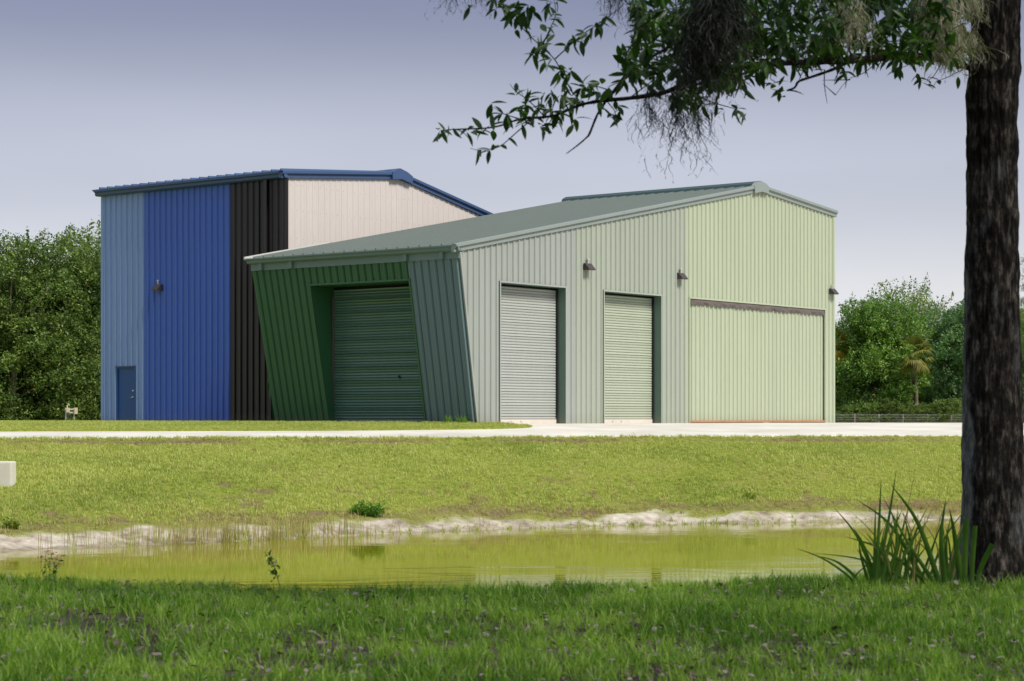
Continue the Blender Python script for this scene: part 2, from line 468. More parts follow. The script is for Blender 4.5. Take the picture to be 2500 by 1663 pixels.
dirtw = np.maximum(dirtw, np.clip(1.5 - np.abs(T - 0.935) / 0.014, 0, 1) * np.clip(0.7 + 1.2 * vnoise(xf, yf, 0.4, 5), 0, 1))
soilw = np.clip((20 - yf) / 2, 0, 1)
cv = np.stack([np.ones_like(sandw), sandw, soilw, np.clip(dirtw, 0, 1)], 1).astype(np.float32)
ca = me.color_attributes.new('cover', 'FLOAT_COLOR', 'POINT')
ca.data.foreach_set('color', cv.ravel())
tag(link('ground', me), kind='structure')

# pond
m, nt, b, o = new_mat('pond_water')
b.inputs['Base Color'].default_value = (0.18, 0.18, 0.006, 1)
b.inputs['Roughness'].default_value = 0.04
b.inputs['IOR'].default_value = 1.33
w1 = noise_node(nt, 1.0, 3, 0.55, 'World', (0.9, 3.2, 1)); w2 = noise_node(nt, 0.16, 2, 0.5, 'World', (1, 2, 1))
ad = N(nt, 'ShaderNodeMath', operation='MULTIPLY'); nt.links.new(w1.outputs[0], ad.inputs[0])
nt.links.new(cramp(nt, w2.outputs[0], [(0.45, (0.12,) * 3), (0.6, (1,) * 3)]), ad.inputs[1])
bump(nt, b, ad.outputs[0], 0.5, 0.014)
M['water'] = m
wx = axis([(-60, 60, 2.0)]); 
Vw = []; Fw = []
for i, x in enumerate(wx):
    Vw += [(x, 15.5, WATER), (x, float(y_shore(x)) + 1.6, WATER)]
    if i: Fw.append((2 * i - 2, 2 * i, 2 * i + 1, 2 * i - 1))
tag(link('pond_water', mesh('pond_water', Vw, Fw, M['water'])), kind='structure')

# concrete drive and apron
m, nt, b, o = new_mat('concrete')
n1 = noise_node(nt, 0.35, 6, 0.6, 'World'); n2 = noise_node(nt, 25, 4, 0.7, 'World')
c = cramp(nt, n1.outputs[0], [(0.3, lin(182, 178, 164)), (0.7, lin(214, 211, 198))])
c = mixc(nt, 1.0, c, cramp(nt, n2.outputs[0], [(0.3, (0.9,) * 3), (0.6, (1,) * 3)]), 'MULTIPLY')
nt.links.new(c, b.inputs['Base Color']); b.inputs['Roughness'].default_value = 0.85
bump(nt, b, n2.outputs[0], 0.2, 0.004)
M['concrete'] = m
cxs = axis([(-70, -16, 2), (-16, 16, 0.5), (16, 60, 2)])
rows = np.concatenate([[0, 0.001], np.linspace(0.01, 1, 26)])
Vd = []; Fd = []
for i, x in enumerate(cxs):
    y0 = float(y_drive(x)); y1 = 88.0 + max(0, x) * 0.3
    for j, r in enumerate(rows):
        y = y0 + 0.02 * (j > 0) + (y1 - y0) * r ** 1.5
        z = gz(x, y) if j else gz(x, y0) - 0.12
        Vd.append((x, y, float(ground_z(np.array([x]), np.array([y]), False)[0]) + (0.03 if j else -0.12)))
    if i:
        n = len(rows)
        for j in range(n - 1):
            a = (i - 1) * n + j
            Fd.append((a, a + n, a + n + 1, a + 1))
tag(link('driveway', mesh('driveway', Vd, Fd, M['concrete'], True)), kind='structure')

# grass verge that runs between the drive and the building and ends in a rounded tip
_ix = np.array([-70, -14.4, -9.0, -5.0, -2.0, -0.5, 0.25, 0.52, 0.62])
_iy = np.array([46, 57.0, 57.9, 58.7, 59.7, 60.5, 61.2, 61.7, 62.2])
_bx = np.array([-70, -1.2, -0.7, 0.2, 0.5, 0.62])
_by = np.array([112, 112, 64.9, 63.2, 62.7, 62.2])
def verge_y(X): return np.interp(X, _ix, _iy), np.where(np.asarray(X) < -1.3, 112.0, np.interp(X, [-1.3, -0.7, 0.2, 0.5, 0.62], [66.5, 64.9, 63.2, 62.7, 62.2]))
ivx = np.concatenate([axis([(-70, -16, 3), (-16, -1.5, 0.5)]), axis([(-1.29, 0.4, 0.12), (0.4, 0.62, 0.03)])])
Vv = []; Fv = []; rows = np.concatenate([[0, 0], np.linspace(0, 1, 14)])
for i, x in enumerate(ivx):
    y0, y1 = verge_y(x); y0 = float(y0); y1 = float(y1)
    for j, r in enumerate(rows):
        y = y0 + (y1 - y0) * r ** 1.6 if j > 1 else y0 - 0.02 * (j == 0)
        Vv.append((x, y, float(ground_z(np.array([x]), np.array([y]), False)[0]) + (0.075 if j > 0 else 0.0)))
    if i:
        n = len(rows)
        for j in range(n - 1):
            a = (i - 1) * n + j
            Fv.append((a, a + n, a + n + 1, a + 1))
me = mesh('verge', Vv, Fv, M['ground'], True)
ca = me.color_attributes.new('cover', 'FLOAT_COLOR', 'POINT')
ca.data.foreach_set('color', np.tile(np.array([1, 0, 0, 0], np.float32), len(Vv)))
tag(link('grass_verge', me), kind='structure')

# ------------------------------------------------------------------ buildings: shared frame
C0 = Vector((-1.1245, 64.0)); GV = Vector((0.612, 0.791)); FV = Vector((-0.791, 0.612))
def P(a, g, z):
    q = C0 + FV * a + GV * g
    return (q.x, q.y, z)

PITCH = 0.29
GROOVE = [False]
def profile(s0, s1, pitch, origin, rib=0.056):
    """(s, depth) stations of a ribbed sheet between s0 and s1"""
    pts = [(s0, None), (s1, None)]
    k0 = int(math.floor((s0 - origin) / pitch)) - 1; k1 = int(math.ceil((s1 - origin) / pitch)) + 1
    raw = []
    for k in range(k0, k1 + 1):
        c = origin + k * pitch
        raw += [(c - 0.05, 0), (c - 0.022, rib), (c + 0.022, rib), (c + 0.05, 0)]
        if GROOVE[0]: raw += [(c - 0.08, 0), (c - 0.077, -0.04), (c - 0.056, -0.04), (c - 0.053, 0)]
        for fr in (0.37, 0.63):
            m_ = c + fr * pitch
            raw += [(m_ - 0.024, 0), (m_ - 0.01, 0.006), (m_ + 0.01, 0.006), (m_ + 0.024, 0)]
    raw.sort()
    rs = np.array([r[0] for r in raw]); rd = np.array([r[1] for r in raw])
    ss = [s0] + [s for s in rs if s0 + 1e-4 < s < s1 - 1e-4] + [s1]
    return ss, rs, rd

def ribbed(name, parent, mat, s0, s1, zb, zt, Mf, holes=(), pitch=PITCH, origin=0.0, rib=0.056):
    ss, rs, rd = profile(s0, s1, pitch, origin, rib)
    for h in holes:
        for e_ in (h[0], h[1]):
            if s0 < e_ < s1: ss.append(e_)
    ss = sorted(set(round(s, 5) for s in ss))
    v, f = [], []
    for a, b_ in zip(ss[:-1], ss[1:]):
        mid = (a + b_) / 2
        spans = [(None, None)]
        cut = sorted([(h[2], h[3]) for h in holes if h[0] - 1e-6 < mid < h[1] + 1e-6])
        da, db = float(np.interp(a, rs, rd)), float(np.interp(b_, rs, rd))
        lo = [(zb(a), zb(b_))]; hi = []
        for c0, c1 in cut:
            hi.append((c0, c0)); lo.append((c1, c1))
        hi.append((zt(a), zt(b_)))
        for (l0, l1), (h0, h1) in zip(lo, hi):
            if h0 - l0 < 0.01 and h1 - l1 < 0.01: continue
            n = len(v)
            v += [Mf(a, l0, da), Mf(b_, l1, db), Mf(b_, max(h1, l1), db), Mf(a, max(h0, l0), da)]
            f.append((n, n + 1, n + 2, n + 3))
    if not f: return None
    me = mesh(name, v, f, mat)
    bm = bmesh.new(); bm.from_mesh(me)
    bmesh.ops.remove_doubles(bm, verts=bm.verts, dist=1e-4)
    bm.to_mesh(me); bm.free()
    return link(name, me, parent)

def sheets(parent, mat, s0, s1, zb, zt, Mf, holes=(), pitch=PITCH, origin=None, per=3, rib=0.056, name='wall_panel'):
    """one sheet after another, each three ribs wide, overlapping by a hair in depth"""
    origin = s0 if origin is None else origin
    w = pitch * per; s = s0; k = 0; made = []
    while s < s1 - 0.02:
        e_ = min(s + w, s1)
        off = 0.002 * (k % 2)
        o = ribbed(name, parent, mat, s, e_, zb, zt, (lambda a, z, d, off=off: Mf(a, z, d + off)), holes, pitch, origin, rib)
        if o: made.append(o)
        s = e_; k += 1
    return made

def screws(parent, pts, n, r=0.012):
    """rows of screw heads in one mesh, too small to pick apart"""
    V, F = [], []
    for p in pts:
        p = Vector(p); a = Vector((0, 0, 1)); b_ = n.cross(a).normalized()
        q = len(V)
        for s, t in ((-1, -1), (1, -1), (1, 1), (-1, 1)): V.append(tuple(p + b_ * s * r + a * t * r))
        for s, t in ((-1, -1), (1, -1), (1, 1), (-1, 1)): V.append(tuple(p + n * 0.01 + b_ * s * r * .6 + a * t * r * .6))
        F += [(q + 4, q + 5, q + 6, q + 7)] + [(q + i, q + (i + 1) % 4, q + 4 + (i + 1) % 4, q + 4 + i) for i in range(4)]
    o = link('screw_heads', mesh('screw_heads', V, F, M['seal']), parent)
    tag(o, kind='stuff')
    return o

# ================================================================== GREEN BUILDING
W = 23.16; LEAN = 0.162; DEEP = 9.0
green = empty('green_metal_building', P(4.5, 11, 0), 'long pale green metal building with leaning dark green front and three big doors', 'building')
def roofL(s): return 5.44 + 0.19 * (s + 0.817)
def roofR(s): return 8.85 - 0.085 * (s - 17.62)
def gtop(s): return min(roofL(s), roofR(s))
RIDGE_S, RIDGE_Z = 17.28, gtop(17.28)
def gbot(s): return max(0.0, -s / LEAN) - 0.15 * (s >= 0)
HEAD = 4.55
D1, D2, D3 = (1.194, 4.696), (6.95, 10.456), (12.364, 22.35)
gable = lambda s, z, d: P(-d, s, z)
holes = [(D1[0], D1[1], -1, HEAD), (D2[0], D2[1], -1, HEAD), (D3[0], D3[1], -1, HEAD)]
gt = lambda s: gtop(s) + 0.1
for mat, s0, s1, lab in (('sage', -0.86, 5.293, 'sage grey wall sheet'), ('sage2', 5.293, 12.17, 'sage green wall sheet'), ('lime', 12.17, W, 'pale lime wall sheet')):
    for o in sheets(green, M[mat], s0, s1, gbot, gt, gable, holes, PITCH, 0.15, rib=0.046):
        o['label'] = lab
pts = []
for z in (1.3, 2.6, 3.9, 5.1, 6.3, 7.5):
    s = 0.15
    while s < W:
        if z < gtop(s) - 0.2 and not any(h[0] - .1 < s < h[1] + .1 and z < HEAD + .1 for h in holes):
            pts.append(P(-0.001, s + 0.07, z)); 
        s += PITCH
screws(green, pts, Vector((-FV.x, -FV.y, 0)), 0.009)

# gable corner trims
MB().add([P(-0.05, -LEAN * -0.1, -0.1), P(-0.05, -LEAN * 5.4, 5.4), P(-0.05, -LEAN * 5.4 + 0.09, 5.4), P(-0.05, 0.09, -0.1),
          P(-0.0, -LEAN * -0.1, -0.1), P(-0.0, -LEAN * 5.4, 5.4), P(-0.0, -LEAN * 5.4 + 0.09, 5.4), P(-0.0, 0.09, -0.1)],
         [(0, 1, 2, 3), (7, 6, 5, 4), (0, 4, 5, 1), (1, 5, 6, 2), (2, 6, 7, 3), (3, 7, 4, 0)]).build('corner_trim', M['sage'], green)
MB().box(-0.055, 0.1, W - 0.10, W + 0.03, -0.1, gtop(W) + 0.1, P).build('corner_trim', M['lime'], green)

def rake(parent, name, mat, a_face, pts, h=0.26, out=0.12, sign=-1, lip=0.12):
    """trim along a sloping roof edge; pts = [(g, z_bottom), ...]"""
    mb = MB()
    for (g0, z0), (g1, z1) in zip(pts[:-1], pts[1:]):
        prof = [(0, 0), (out * 0.62, 0), (out * 0.62, h * 0.42), (out * 0.8, h * 0.47), (out * 0.8, h * 0.55), (out, h * 0.6), (out, h * 0.96), (out * 0.9, h), (0, h)]
        mb.prism(prof, lambda d, z: P(a_face + sign * d, g0, z0 + z), lambda d, z: P(a_face + sign * d, g1, z1 + z))
    return mb.build(name, mat, parent)
# long left rake in lengths with visible joints, then the short right rake
seg = [-1.2, 2.3, 8.0, 12.6, 16.9]
for i, (s0, s1) in enumerate(zip(seg[:-1], seg[1:])):
    k = 0.0035 * (i % 2)
    rake(green, 'rake_trim', M['rake_grey'], 0.03 + k, [(s0, roofL(s0)), (s1 + 0.02, roofL(s1 + 0.02))], out=0.18)
rake(green, 'rake_trim', M['rake_grey'], 0.03, [(17.62, roofR(17.62)), (W + 0.12, roofR(W + 0.12))], out=0.18)
mb = MB()
prof = [(16.72, roofL(16.72) - 0.01), (17.28, RIDGE_Z - 0.01), (17.75, roofR(17.75) - 0.01), (17.75, roofR(17.75) + 0.27), (17.55, 9.2), (17.2, 9.26), (16.95, 9.2), (16.72, roofL(16.72) + 0.27)]
mb.prism(prof, lambda s, z: P(-0.17, s, z), lambda s, z: P(0.02, s, z))
mb.build('peak_cap', M['rake_grey'], green)

# roof pans, running from the eave up to the ridge
ROOFT = 0.2
PAN = 0.457
def pan(parent, name, mat, a0, a1, g0, z0, g1, z1):
    mb = MB(); hgt = 0.08; w = 0.05
    prof = [(a0, 0), (a0, hgt), (a0 + w, hgt), (a0 + w * 1.2, 0.004), (a0 + (a1 - a0) * .5, 0.0), (a1, 0.004), (a1, -0.04), (a0, -0.04)]
    n = 3
    gs = np.linspace(g0, g1, 2)
    mb.prism(prof, lambda a, z: P(a, g0, z0 + z), lambda a, z: P(a, g1, z1 + z))
    return mb.build(name, mat, parent)
a = -0.02
while a < 9.0:
    pan(green, 'roof_panel', M['roof_green'], a, a + PAN, -1.16, roofL(-1.16) + ROOFT, RIDGE_S, roofL(RIDGE_S) + ROOFT)
    pan(green, 'roof_panel', M['roof_green'], a, a + PAN, RIDGE_S, RIDGE_Z + ROOFT, W + 0.1, roofR(W + 0.1) + ROOFT)
    a += PAN
AEND = a
mb = MB()   # folded-up edge at the far end of the roof
for g0, g1 in ((-1.16, 3.0),):
    mb.prism([(AEND, 0), (AEND + 0.05, 0), (AEND + 0.05, 0.09), (AEND, 0.09)], lambda a, z: P(a, g0, roofL(g0) + ROOFT + z), lambda a, z: P(a, g1, roofL(g1) + ROOFT + z))
mb.build('roof_edge_flashing', M['galv'], green)
# ridge vent: raised cap on closers, dark slots between
mb = MB()
prof = [(-0.36, 0.05), (-0.3, 0.16), (-0.06, 0.22), (0.06, 0.22), (0.3, 0.16), (0.36, 0.05), (0.3, 0.05), (0.0, 0.15), (-0.3, 0.05)]
mb.prism(prof, lambda s, z: P(-0.1, RIDGE_S + s, RIDGE_Z + ROOFT + z - 0.02 - 0.05 * (abs(s) > 0.2)), lambda s, z: P(AEND, RIDGE_S + s, RIDGE_Z + ROOFT + z - 0.02 - 0.05 * (abs(s) > 0.2)))
mb.build('ridge_vent', M['vent_green'], green)

# leaning front
WT, WB = 9.08, 8.80
def front(s, z, d):
    a = s * (WB + (WT - WB) * z / 5.2) / WT
    return P(a, -LEAN * z - d, z)
ft = lambda s: 5.24
fb = lambda s: -0.15
FO = (2.16, 6.45, -1, 4.6)
fholes = [FO]
GROOVE[0] = True
for o in sheets(green, M['slate'], 0.0, 2.16, fb, ft, front, (), 0.305, 0.1): o['label'] = 'slate green leaning sheet'
for o in sheets(green, M['dark_green'], 2.16, WT, fb, ft, front, fholes, 0.305, 2.2): o['label'] = 'dark green leaning sheet'
GROOVE[0] = False
pts = []
for z in (0.7, 1.9, 3.1, 4.2, 5.0):
    s = 0.1
    while s < WT:
        if not (FO[0] < s < FO[1] and z < 4.7): pts.append(front(s + 0.07, z, 0.001))
        s += 0.305
o = screws(green, pts, Vector((-GV.x, -GV.y, 0)), 0.008)
# fascia band, gutter and its brackets
MB().box(-0.03, 9.06, -0.92, -0.855, 5.2, 5.44, P).build('fascia', M['trim_green'], green)
mb = MB()
gp = [(-0.90, 5.42), (-1.06, 5.42), (-1.12, 5.46), (-1.12, 5.52), (-1.15, 5.545), (-1.20, 5.555), (-1.20, 5.60), (-1.17, 5.605), (-1.15, 5.575), (-0.93, 5.46)]
mb.prism(gp, lambda g, z: P(-0.17, g, z), lambda g, z: P(9.07, g, z))
mb.build('gutter', M['trim_green'], green)
for a_ in (0.62, 2.12, 7.15, 8.55):
    MB().box(a_ - 0.075, a_ + 0.075, -1.02, -0.925, 5.2, 5.42, P).build('gutter_bracket', M['trim_green'], green)
# opening lining: jambs and header
mb = MB()
for aa, s in ((6.45, 1), (2.16, -1)):
    a0, a1 = (aa * WB / WT, aa) if s > 0 else (aa * WB / WT, aa)
    pass
def jamb(a_, th, name):
    ab = a_ * WB / WT; at_ = a_ * (WB + (WT - WB) * 4.6 / 5.2) / WT
    mb = MB()
    mb.hexa([P(ab, -0.03, -0.1), P(ab + th, -0.03, -0.1), P(ab + th, 0.5, -0.1), P(ab, 0.5, -0.1),
             P(at_, -LEAN * 4.6 - 0.03, 4.6), P(at_ + th, -LEAN * 4.6 - 0.03, 4.6), P(at_ + th, 0.5, 4.6), P(at_, 0.5, 4.6)])
    return mb.build(name, M['dark_green'], green)
jamb(6.45, 0.06, 'door_jamb'); jamb(2.16, -0.06, 'door_jamb')
MB().box(2.08, 6.52, -LEAN * 4.6 - 0.05, 0.5, 4.6, 4.66, P).build('door_header', M['dark_green'], green)

def curtain(name, parent, mat, along, z0, z1, pitch=0.09, depth=0.030, seedoff=0, amp=1.0):
    """interlocking curved slats as one corrugated curtain; along(t, z, d) with t 0..1"""
    n = int((z1 - z0) / pitch)
    V, F = [], []
    zs = []; ds = []
    for k in range(n):
        base = z0 + k * pitch
        tl = amp * ((0.034, 0.018, 0.004, -0.010, -0.022)[k % 5] + 0.006 * math.sin(k * 2.3 + seedoff))
        for fr, d in ((0.0, -0.012), (0.08, 0.0), (0.22, depth * 0.85), (0.5, depth), (0.76, depth * 0.8), (0.92, 0.0)):
            zs.append(base + fr * pitch); ds.append(d + tl * (0.5 - fr) * (0.08 < fr < 0.9))
    for z, d in zip(zs, ds): V += [along(0, z, d), along(1, z, d)]
    for i in range(len(zs) - 1): F.append((2 * i, 2 * i + 1, 2 * i + 3, 2 * i + 2))
    return link(name, mesh(name, V, F, mat), parent)

# front roller door
rd = MB().box(2.0, 6.6, 0.36, 0.40, -0.1, 4.7, P).build('roller_door', M['dark_gap'], green); rd['label'] = 'dark green slatted roller door in the leaning front'
curtain('slat_curtain', rd, M['curtain_green'], lambda t, z, d: P(2.0 + 4.32 * t, 0.25 - d, z), 0.10, 4.56, amp=2.0)
MB().box(6.28, 6.33, 0.18, 0.30, -0.05, 4.3, P).build('door_guide', M['seal'], rd)
MB().box(2.0, 6.34, 0.20, 0.26, -0.02, 0.10, P).build('bottom_bar', M['curtain_green'], rd)
MB().box(3.35, 3.42, 0.17, 0.22, 1.52, 1.60, P).build('latch', M['dark_gap'], rd)

# two roller doors in the gable
for (s0, s1), cm, lab in ((D1, 'curtain_grey', 'grey slatted roller door'), (D2, 'curtain_sage', 'sage slatted roller door')):
    rdoor = MB().box(0.42, 0.46, s0 - 0.05, s1 + 0.05, -0.1, HEAD + 0.1, P).build('roller_door', M['dark_gap'], green); rdoor['label'] = lab
    curtain('slat_curtain', rdoor, M[cm], lambda t, z, d: P(0.34 - d, s0 + 0.0 + (s1 - s0 - 0.05) * t, z), 0.17, HEAD - 0.02, amp=0.6, depth=0.022)
    MB().box(0.29, 0.345, s0, s1 - 0.06, 0.03, 0.17, P).build('bottom_bar', M['bottom_bar'], rdoor)
    for q in (0.27, 0.42):
        MB().box(0.268, 0.288, s0 + (s1 - s0) * q, s0 + (s1 - s0) * q + 0.06, 0.09, 0.12, P).build('latch', M['galv'], rdoor)
    MB().box(0.25, 0.42, s1 - 0.055, s1 - 0.005, -0.05, HEAD, P).build('door_guide', M['dark_gap'], rdoor)
    MB().box(-0.045, 0.42, s1, s1 + 0.05, -0.1, HEAD, P).build('door_jamb', M['jamb_green'], green)
    MB().box(-0.045, 0.42, s0 - 0.05, s0, -0.1, HEAD, P).build('door_jamb', M['jamb_green'], green)
    MB().box(-0.048, 0.42, s0 - 0.05, s1 + 0.05, HEAD, HEAD + 0.05, P).build('door_header', M['jamb_green'], green)
    mb = MB()
    mb.box(-0.06, -0.047, s0 - 0.055, s0 - 0.002, -0.1, HEAD + 0.06, P)
    mb.box(-0.06, -0.047, s1 + 0.002, s1 + 0.055, -0.1, HEAD + 0.06, P)
    mb.box(-0.062, -0.049, s0 - 0.002, s1 + 0.002, HEAD + 0.005, HEAD + 0.06, P)
    mb.build('opening_trim', M['sage'] if cm == 'curtain_grey' else M['sage2'], green)

# wide hangar door
hd = MB().box(0.10, 0.16, D3[0] - 0.1, D3[1] + 0.1, 0.0, HEAD + 0.1, P).build('hangar_door', M['dark_gap'], green); hd['label'] = 'wide pale lime hangar door with brown seal strip on top'
for o in sheets(hd, M['lime'], D3[0] + 0.05, D3[1] - 0.05, lambda s: 0.12, lambda s: HEAD - 0.17, lambda s, z, d: P(-d + 0.03, s, z), (), PITCH, D3[0] + 0.2, rib=0.044, name='door_panel'): pass
mb = MB(); V = []
n = 60
for i in range(n + 1):
    s = D3[0] + 0.03 + (D3[1] - D3[0] - 0.06) * i / n
    w = 0.012 * math.sin(i * 1.7) + 0.01 * math.sin(i * 0.63 + 1)
    sc_ = 0.03 * (i % 2)
    mb.v += [P(-0.03, s, HEAD - 0.01), P(-0.055 + w, s, HEAD - 0.1), P(-0.05 - w, s, HEAD - 0.18 - sc_)]
    if i:
        q = 3 * (i - 1)
        mb.f += [(q, q + 3, q + 4, q + 1), (q + 1, q + 4, q + 5, q + 2)]
mb.build('seal_strip', M['seal'], hd)
MB().box(-0.06, 0.06, D3[0] + 0.0, D3[1] + 0.05, 0.05, 0.12, P).build('bottom_rail', M['rust_rail'], hd)
MB().box(-0.04, 0.04, 17.6, 18.0, 0.0, 0.05, P).build('support_block', M['bottom_bar'], hd)
mb = MB()
mb.box(-0.06, -0.003, D3[0] - 0.07, D3[0] - 0.015, -0.05, HEAD + 0.07, P)
mb.box(-0.06, -0.003, D3[1] + 0.015, D3[1] + 0.07, -0.05, HEAD + 0.07, P)
mb.box(-0.062, -0.005, D3[0] - 0.015, D3[1] + 0.015, HEAD + 0.01, HEAD + 0.07, P)
mb.build('opening_trim', M['lime'], green)

# remaining walls (seen from the side only)
sheets(green, M['sage2'], 0.0, DEEP, lambda s: -0.1, lambda s: gtop(W) + 0.1, lambda s, z, d: P(s, W + d, z), (), PITCH, 0.1)
sheets(green, M['dark_green'], -0.8, W, lambda s: max(-0.1, -s / LEAN), lambda s: gtop(s) + 0.1, lambda s, z, d: P(DEEP - 0.1 + d, s, z), (), PITCH, 0.1)
MB().box(0.5, DEEP - 0.15, 0.5, W - 0.1, -0.05, 4.9, P).build('interior_lining', M['dark_gap'], green)

# ================================================================== BLUE BUILDING
AB0, AB1, GB = 10.23, 20.0, 2.0
blue = empty('blue_metal_building', P(15, 12, 0), 'tall blue, black and white metal building with navy roof edge', 'building')
def broofL(g): return 8.68 + 0.086 * (g - 1.64)
def broofR(g): return 8.21 - 0.2 * (g - 13.16)
def btop(g): return min(broofL(g), broofR(g))
BR = 8.05; BRZ = btop(BR)
bf = lambda s, z, d: P(s, GB - d, z)
DB0, DB1, DBZ = 18.10, 19.16, 2.155
bh = [(DB0, DB1, -1, DBZ)]
btz = lambda s: 8.76
for mat, s0, s1, lab in (('black', AB0, 13.04, 'black wall sheet'), ('blue', 13.04, 17.63, 'royal blue wall sheet'), ('light_blue', 17.63, AB1, 'light blue wall sheet')):
    for o in sheets(blue, M[mat], s0, s1, lambda s: -0.15, btz, bf, bh, 0.306, 10.23 + 0.12): o['label'] = lab
pts = []
for z in (1.5, 3.0, 4.5, 6.0, 7.1, 8.2):
    s = AB0 + 0.12
    while s < AB1:
        if not (DB0 - .1 < s < DB1 + .1 and z < DBZ + .1): pts.append(bf(s - 0.07, z, 0.001))
        s += 0.306
screws(blue, pts, Vector((-GV.x, -GV.y, 0)), 0.008)
MB().box(AB1 - 0.12, AB1 + 0.02, GB - 0.05, GB + 0.1, -0.1, 8.72, P).build('corner_trim', M['light_blue'], blue)
MB().box(11.06, 11.20, GB - 0.15, GB - 0.04, 5.0, 8.7, P).build('downspout', M['black'], blue)
gp = [(1.98, 8.70), (1.80, 8.70), (1.74, 8.74), (1.74, 8.82), (1.70, 8.85), (1.66, 8.86), (1.66, 8.94), (1.69, 8.95), (1.72, 8.91), (1.98, 8.76)]
MB().prism(gp, lambda g, z: P(AB0 - 0.16, g, z), lambda g, z: P(AB1 + 0.12, g, z)).build('gutter', M['navy'], blue)
# roof
a = AB0 - 0.02
while a < AB1 - 0.1:
    pan(blue, 'roof_panel', M['roof_navy'], a, a + PAN, 1.72, broofL(1.72) + 0.26, BR, BRZ + 0.22)
    pan(blue, 'roof_panel', M['roof_navy'], a, a + PAN, BR, BRZ + 0.22, 24.1, broofR(24.1) + 0.2)
    a += PAN
BEND = a
# white gable
for o in sheets(blue, M['white_panel'], GB, 24.0, lambda s: -0.1, lambda s: btop(s) + 0.1, lambda s, z, d: P(AB0 - d, s, z), (), 0.306, GB + 0.15, rib=0.022): o['label'] = 'off white wall sheet'
pts = []
for z in (6.6, 7.6, 8.5):
    g = GB + 0.15
    while g < 14:
        if z < btop(g) - 0.1: pts.append(P(AB0 - 0.001, g + 0.07, z))
        g += 0.306
screws(blue, pts, Vector((-FV.x, -FV.y, 0)), 0.008)
MB().box(AB0 - 0.05, AB0 + 0.06, GB - 0.04, GB + 0.05, -0.1, 8.72, P).build('corner_trim', M['black'], blue)
rake(blue, 'rake_trim', M['navy'], AB0 + 0.03, [(1.66, broofL(1.66)), (7.52, broofL(7.52))], out=0.2)
rake(blue, 'rake_trim', M['navy'], AB0 + 0.03, [(8.62, broofR(8.62)), (24.1, broofR(24.1))], out=0.2)
prof = [(7.5, broofL(7.5) - 0.01), (BR, BRZ - 0.01), (8.66, broofR(8.66) - 0.01), (8.66, broofR(8.66) + 0.27), (8.34, BRZ + 0.29), (8.05, BRZ + 0.36), (7.78, BRZ + 0.34), (7.5, broofL(7.5) + 0.27)]
MB().prism(prof, lambda s, z: P(AB0 - 0.20, s, z), lambda s, z: P(AB0 + 0.02, s, z)).build('peak_cap', M['navy'], blue)
prof = [(-0.36, 0.05), (-0.3, 0.14), (-0.06, 0.2), (0.06, 0.2), (0.3, 0.14), (0.36, 0.0), (0.0, 0.1)]
MB().prism(prof, lambda s, z: P(AB0 - 0.1, BR + s, BRZ + 0.2 + z - 0.04 * (s > 0.2)), lambda s, z: P(BEND, BR + s, BRZ + 0.2 + z - 0.04 * (s > 0.2))).build('ridge_vent', M['navy'], blue)
sheets(blue, M['light_blue'], GB, 24.0, lambda s: -0.1, lambda s: btop(s) + 0.1, lambda s, z, d: P(AB1 + d, s, z), (), 0.306, GB)
sheets(blue, M['light_blue'], AB0, AB1, lambda s: -0.1, lambda s: 6.1, lambda s, z, d: P(s, 24.0 + d, z), (), 0.306, AB0)
MB().box(AB0 + 0.3, AB1 - 0.3, GB + 0.4, 23.6, -0.05, 5.6, P).build('interior_lining', M['dark_gap'], blue)
# service door
door = MB().box(DB0 + 0.06, DB1 - 0.06, GB + 0.02, GB + 0.065, 0.0, DBZ - 0.06, P).build('door', M['door_blue'], blue); door['label'] = 'plain dark blue service door'
mb = MB()
mb.box(DB0, DB0 + 0.06, GB - 0.03, GB + 0.08, -0.1, DBZ, P); mb.box(DB1 - 0.06, DB1, GB - 0.03, GB + 0.08, -0.1, DBZ, P)
mb.box(DB0 + 0.06, DB1 - 0.06, GB - 0.028, GB + 0.078, DBZ - 0.058, DBZ - 0.002, P)
mb.build('door_frame', M['door_blue'], door)
MB().box(DB0 - 0.02, DB1 + 0.02, GB - 0.075, GB - 0.03, DBZ, DBZ + 0.03, P).build('drip_cap', M['navy'], door)
for z in (0.3, 1.05, 1.8):
    MB().box(DB1 - 0.085, DB1 - 0.05, GB - 0.005, GB + 0.02, z, z + 0.12, P).build('hinge', M['hinge'], door)
mb = MB(); mb.tube([P(DB0 + 0.13, GB + 0.02, 1.0), P(DB0 + 0.13, GB - 0.04, 1.0)], 0.033, 12); mb.tube([P(DB0 + 0.13, GB - 0.04, 1.0), P(DB0 + 0.27, GB - 0.045, 0.99)], 0.013, 8)
mb.build('handle', M['steel'], door, True)
MB().tube([P(DB0 + 0.13, GB + 0.02, 1.25), P(DB0 + 0.13, GB - 0.025, 1.25)], 0.034, 12).build('deadbolt', M['steel'], door)

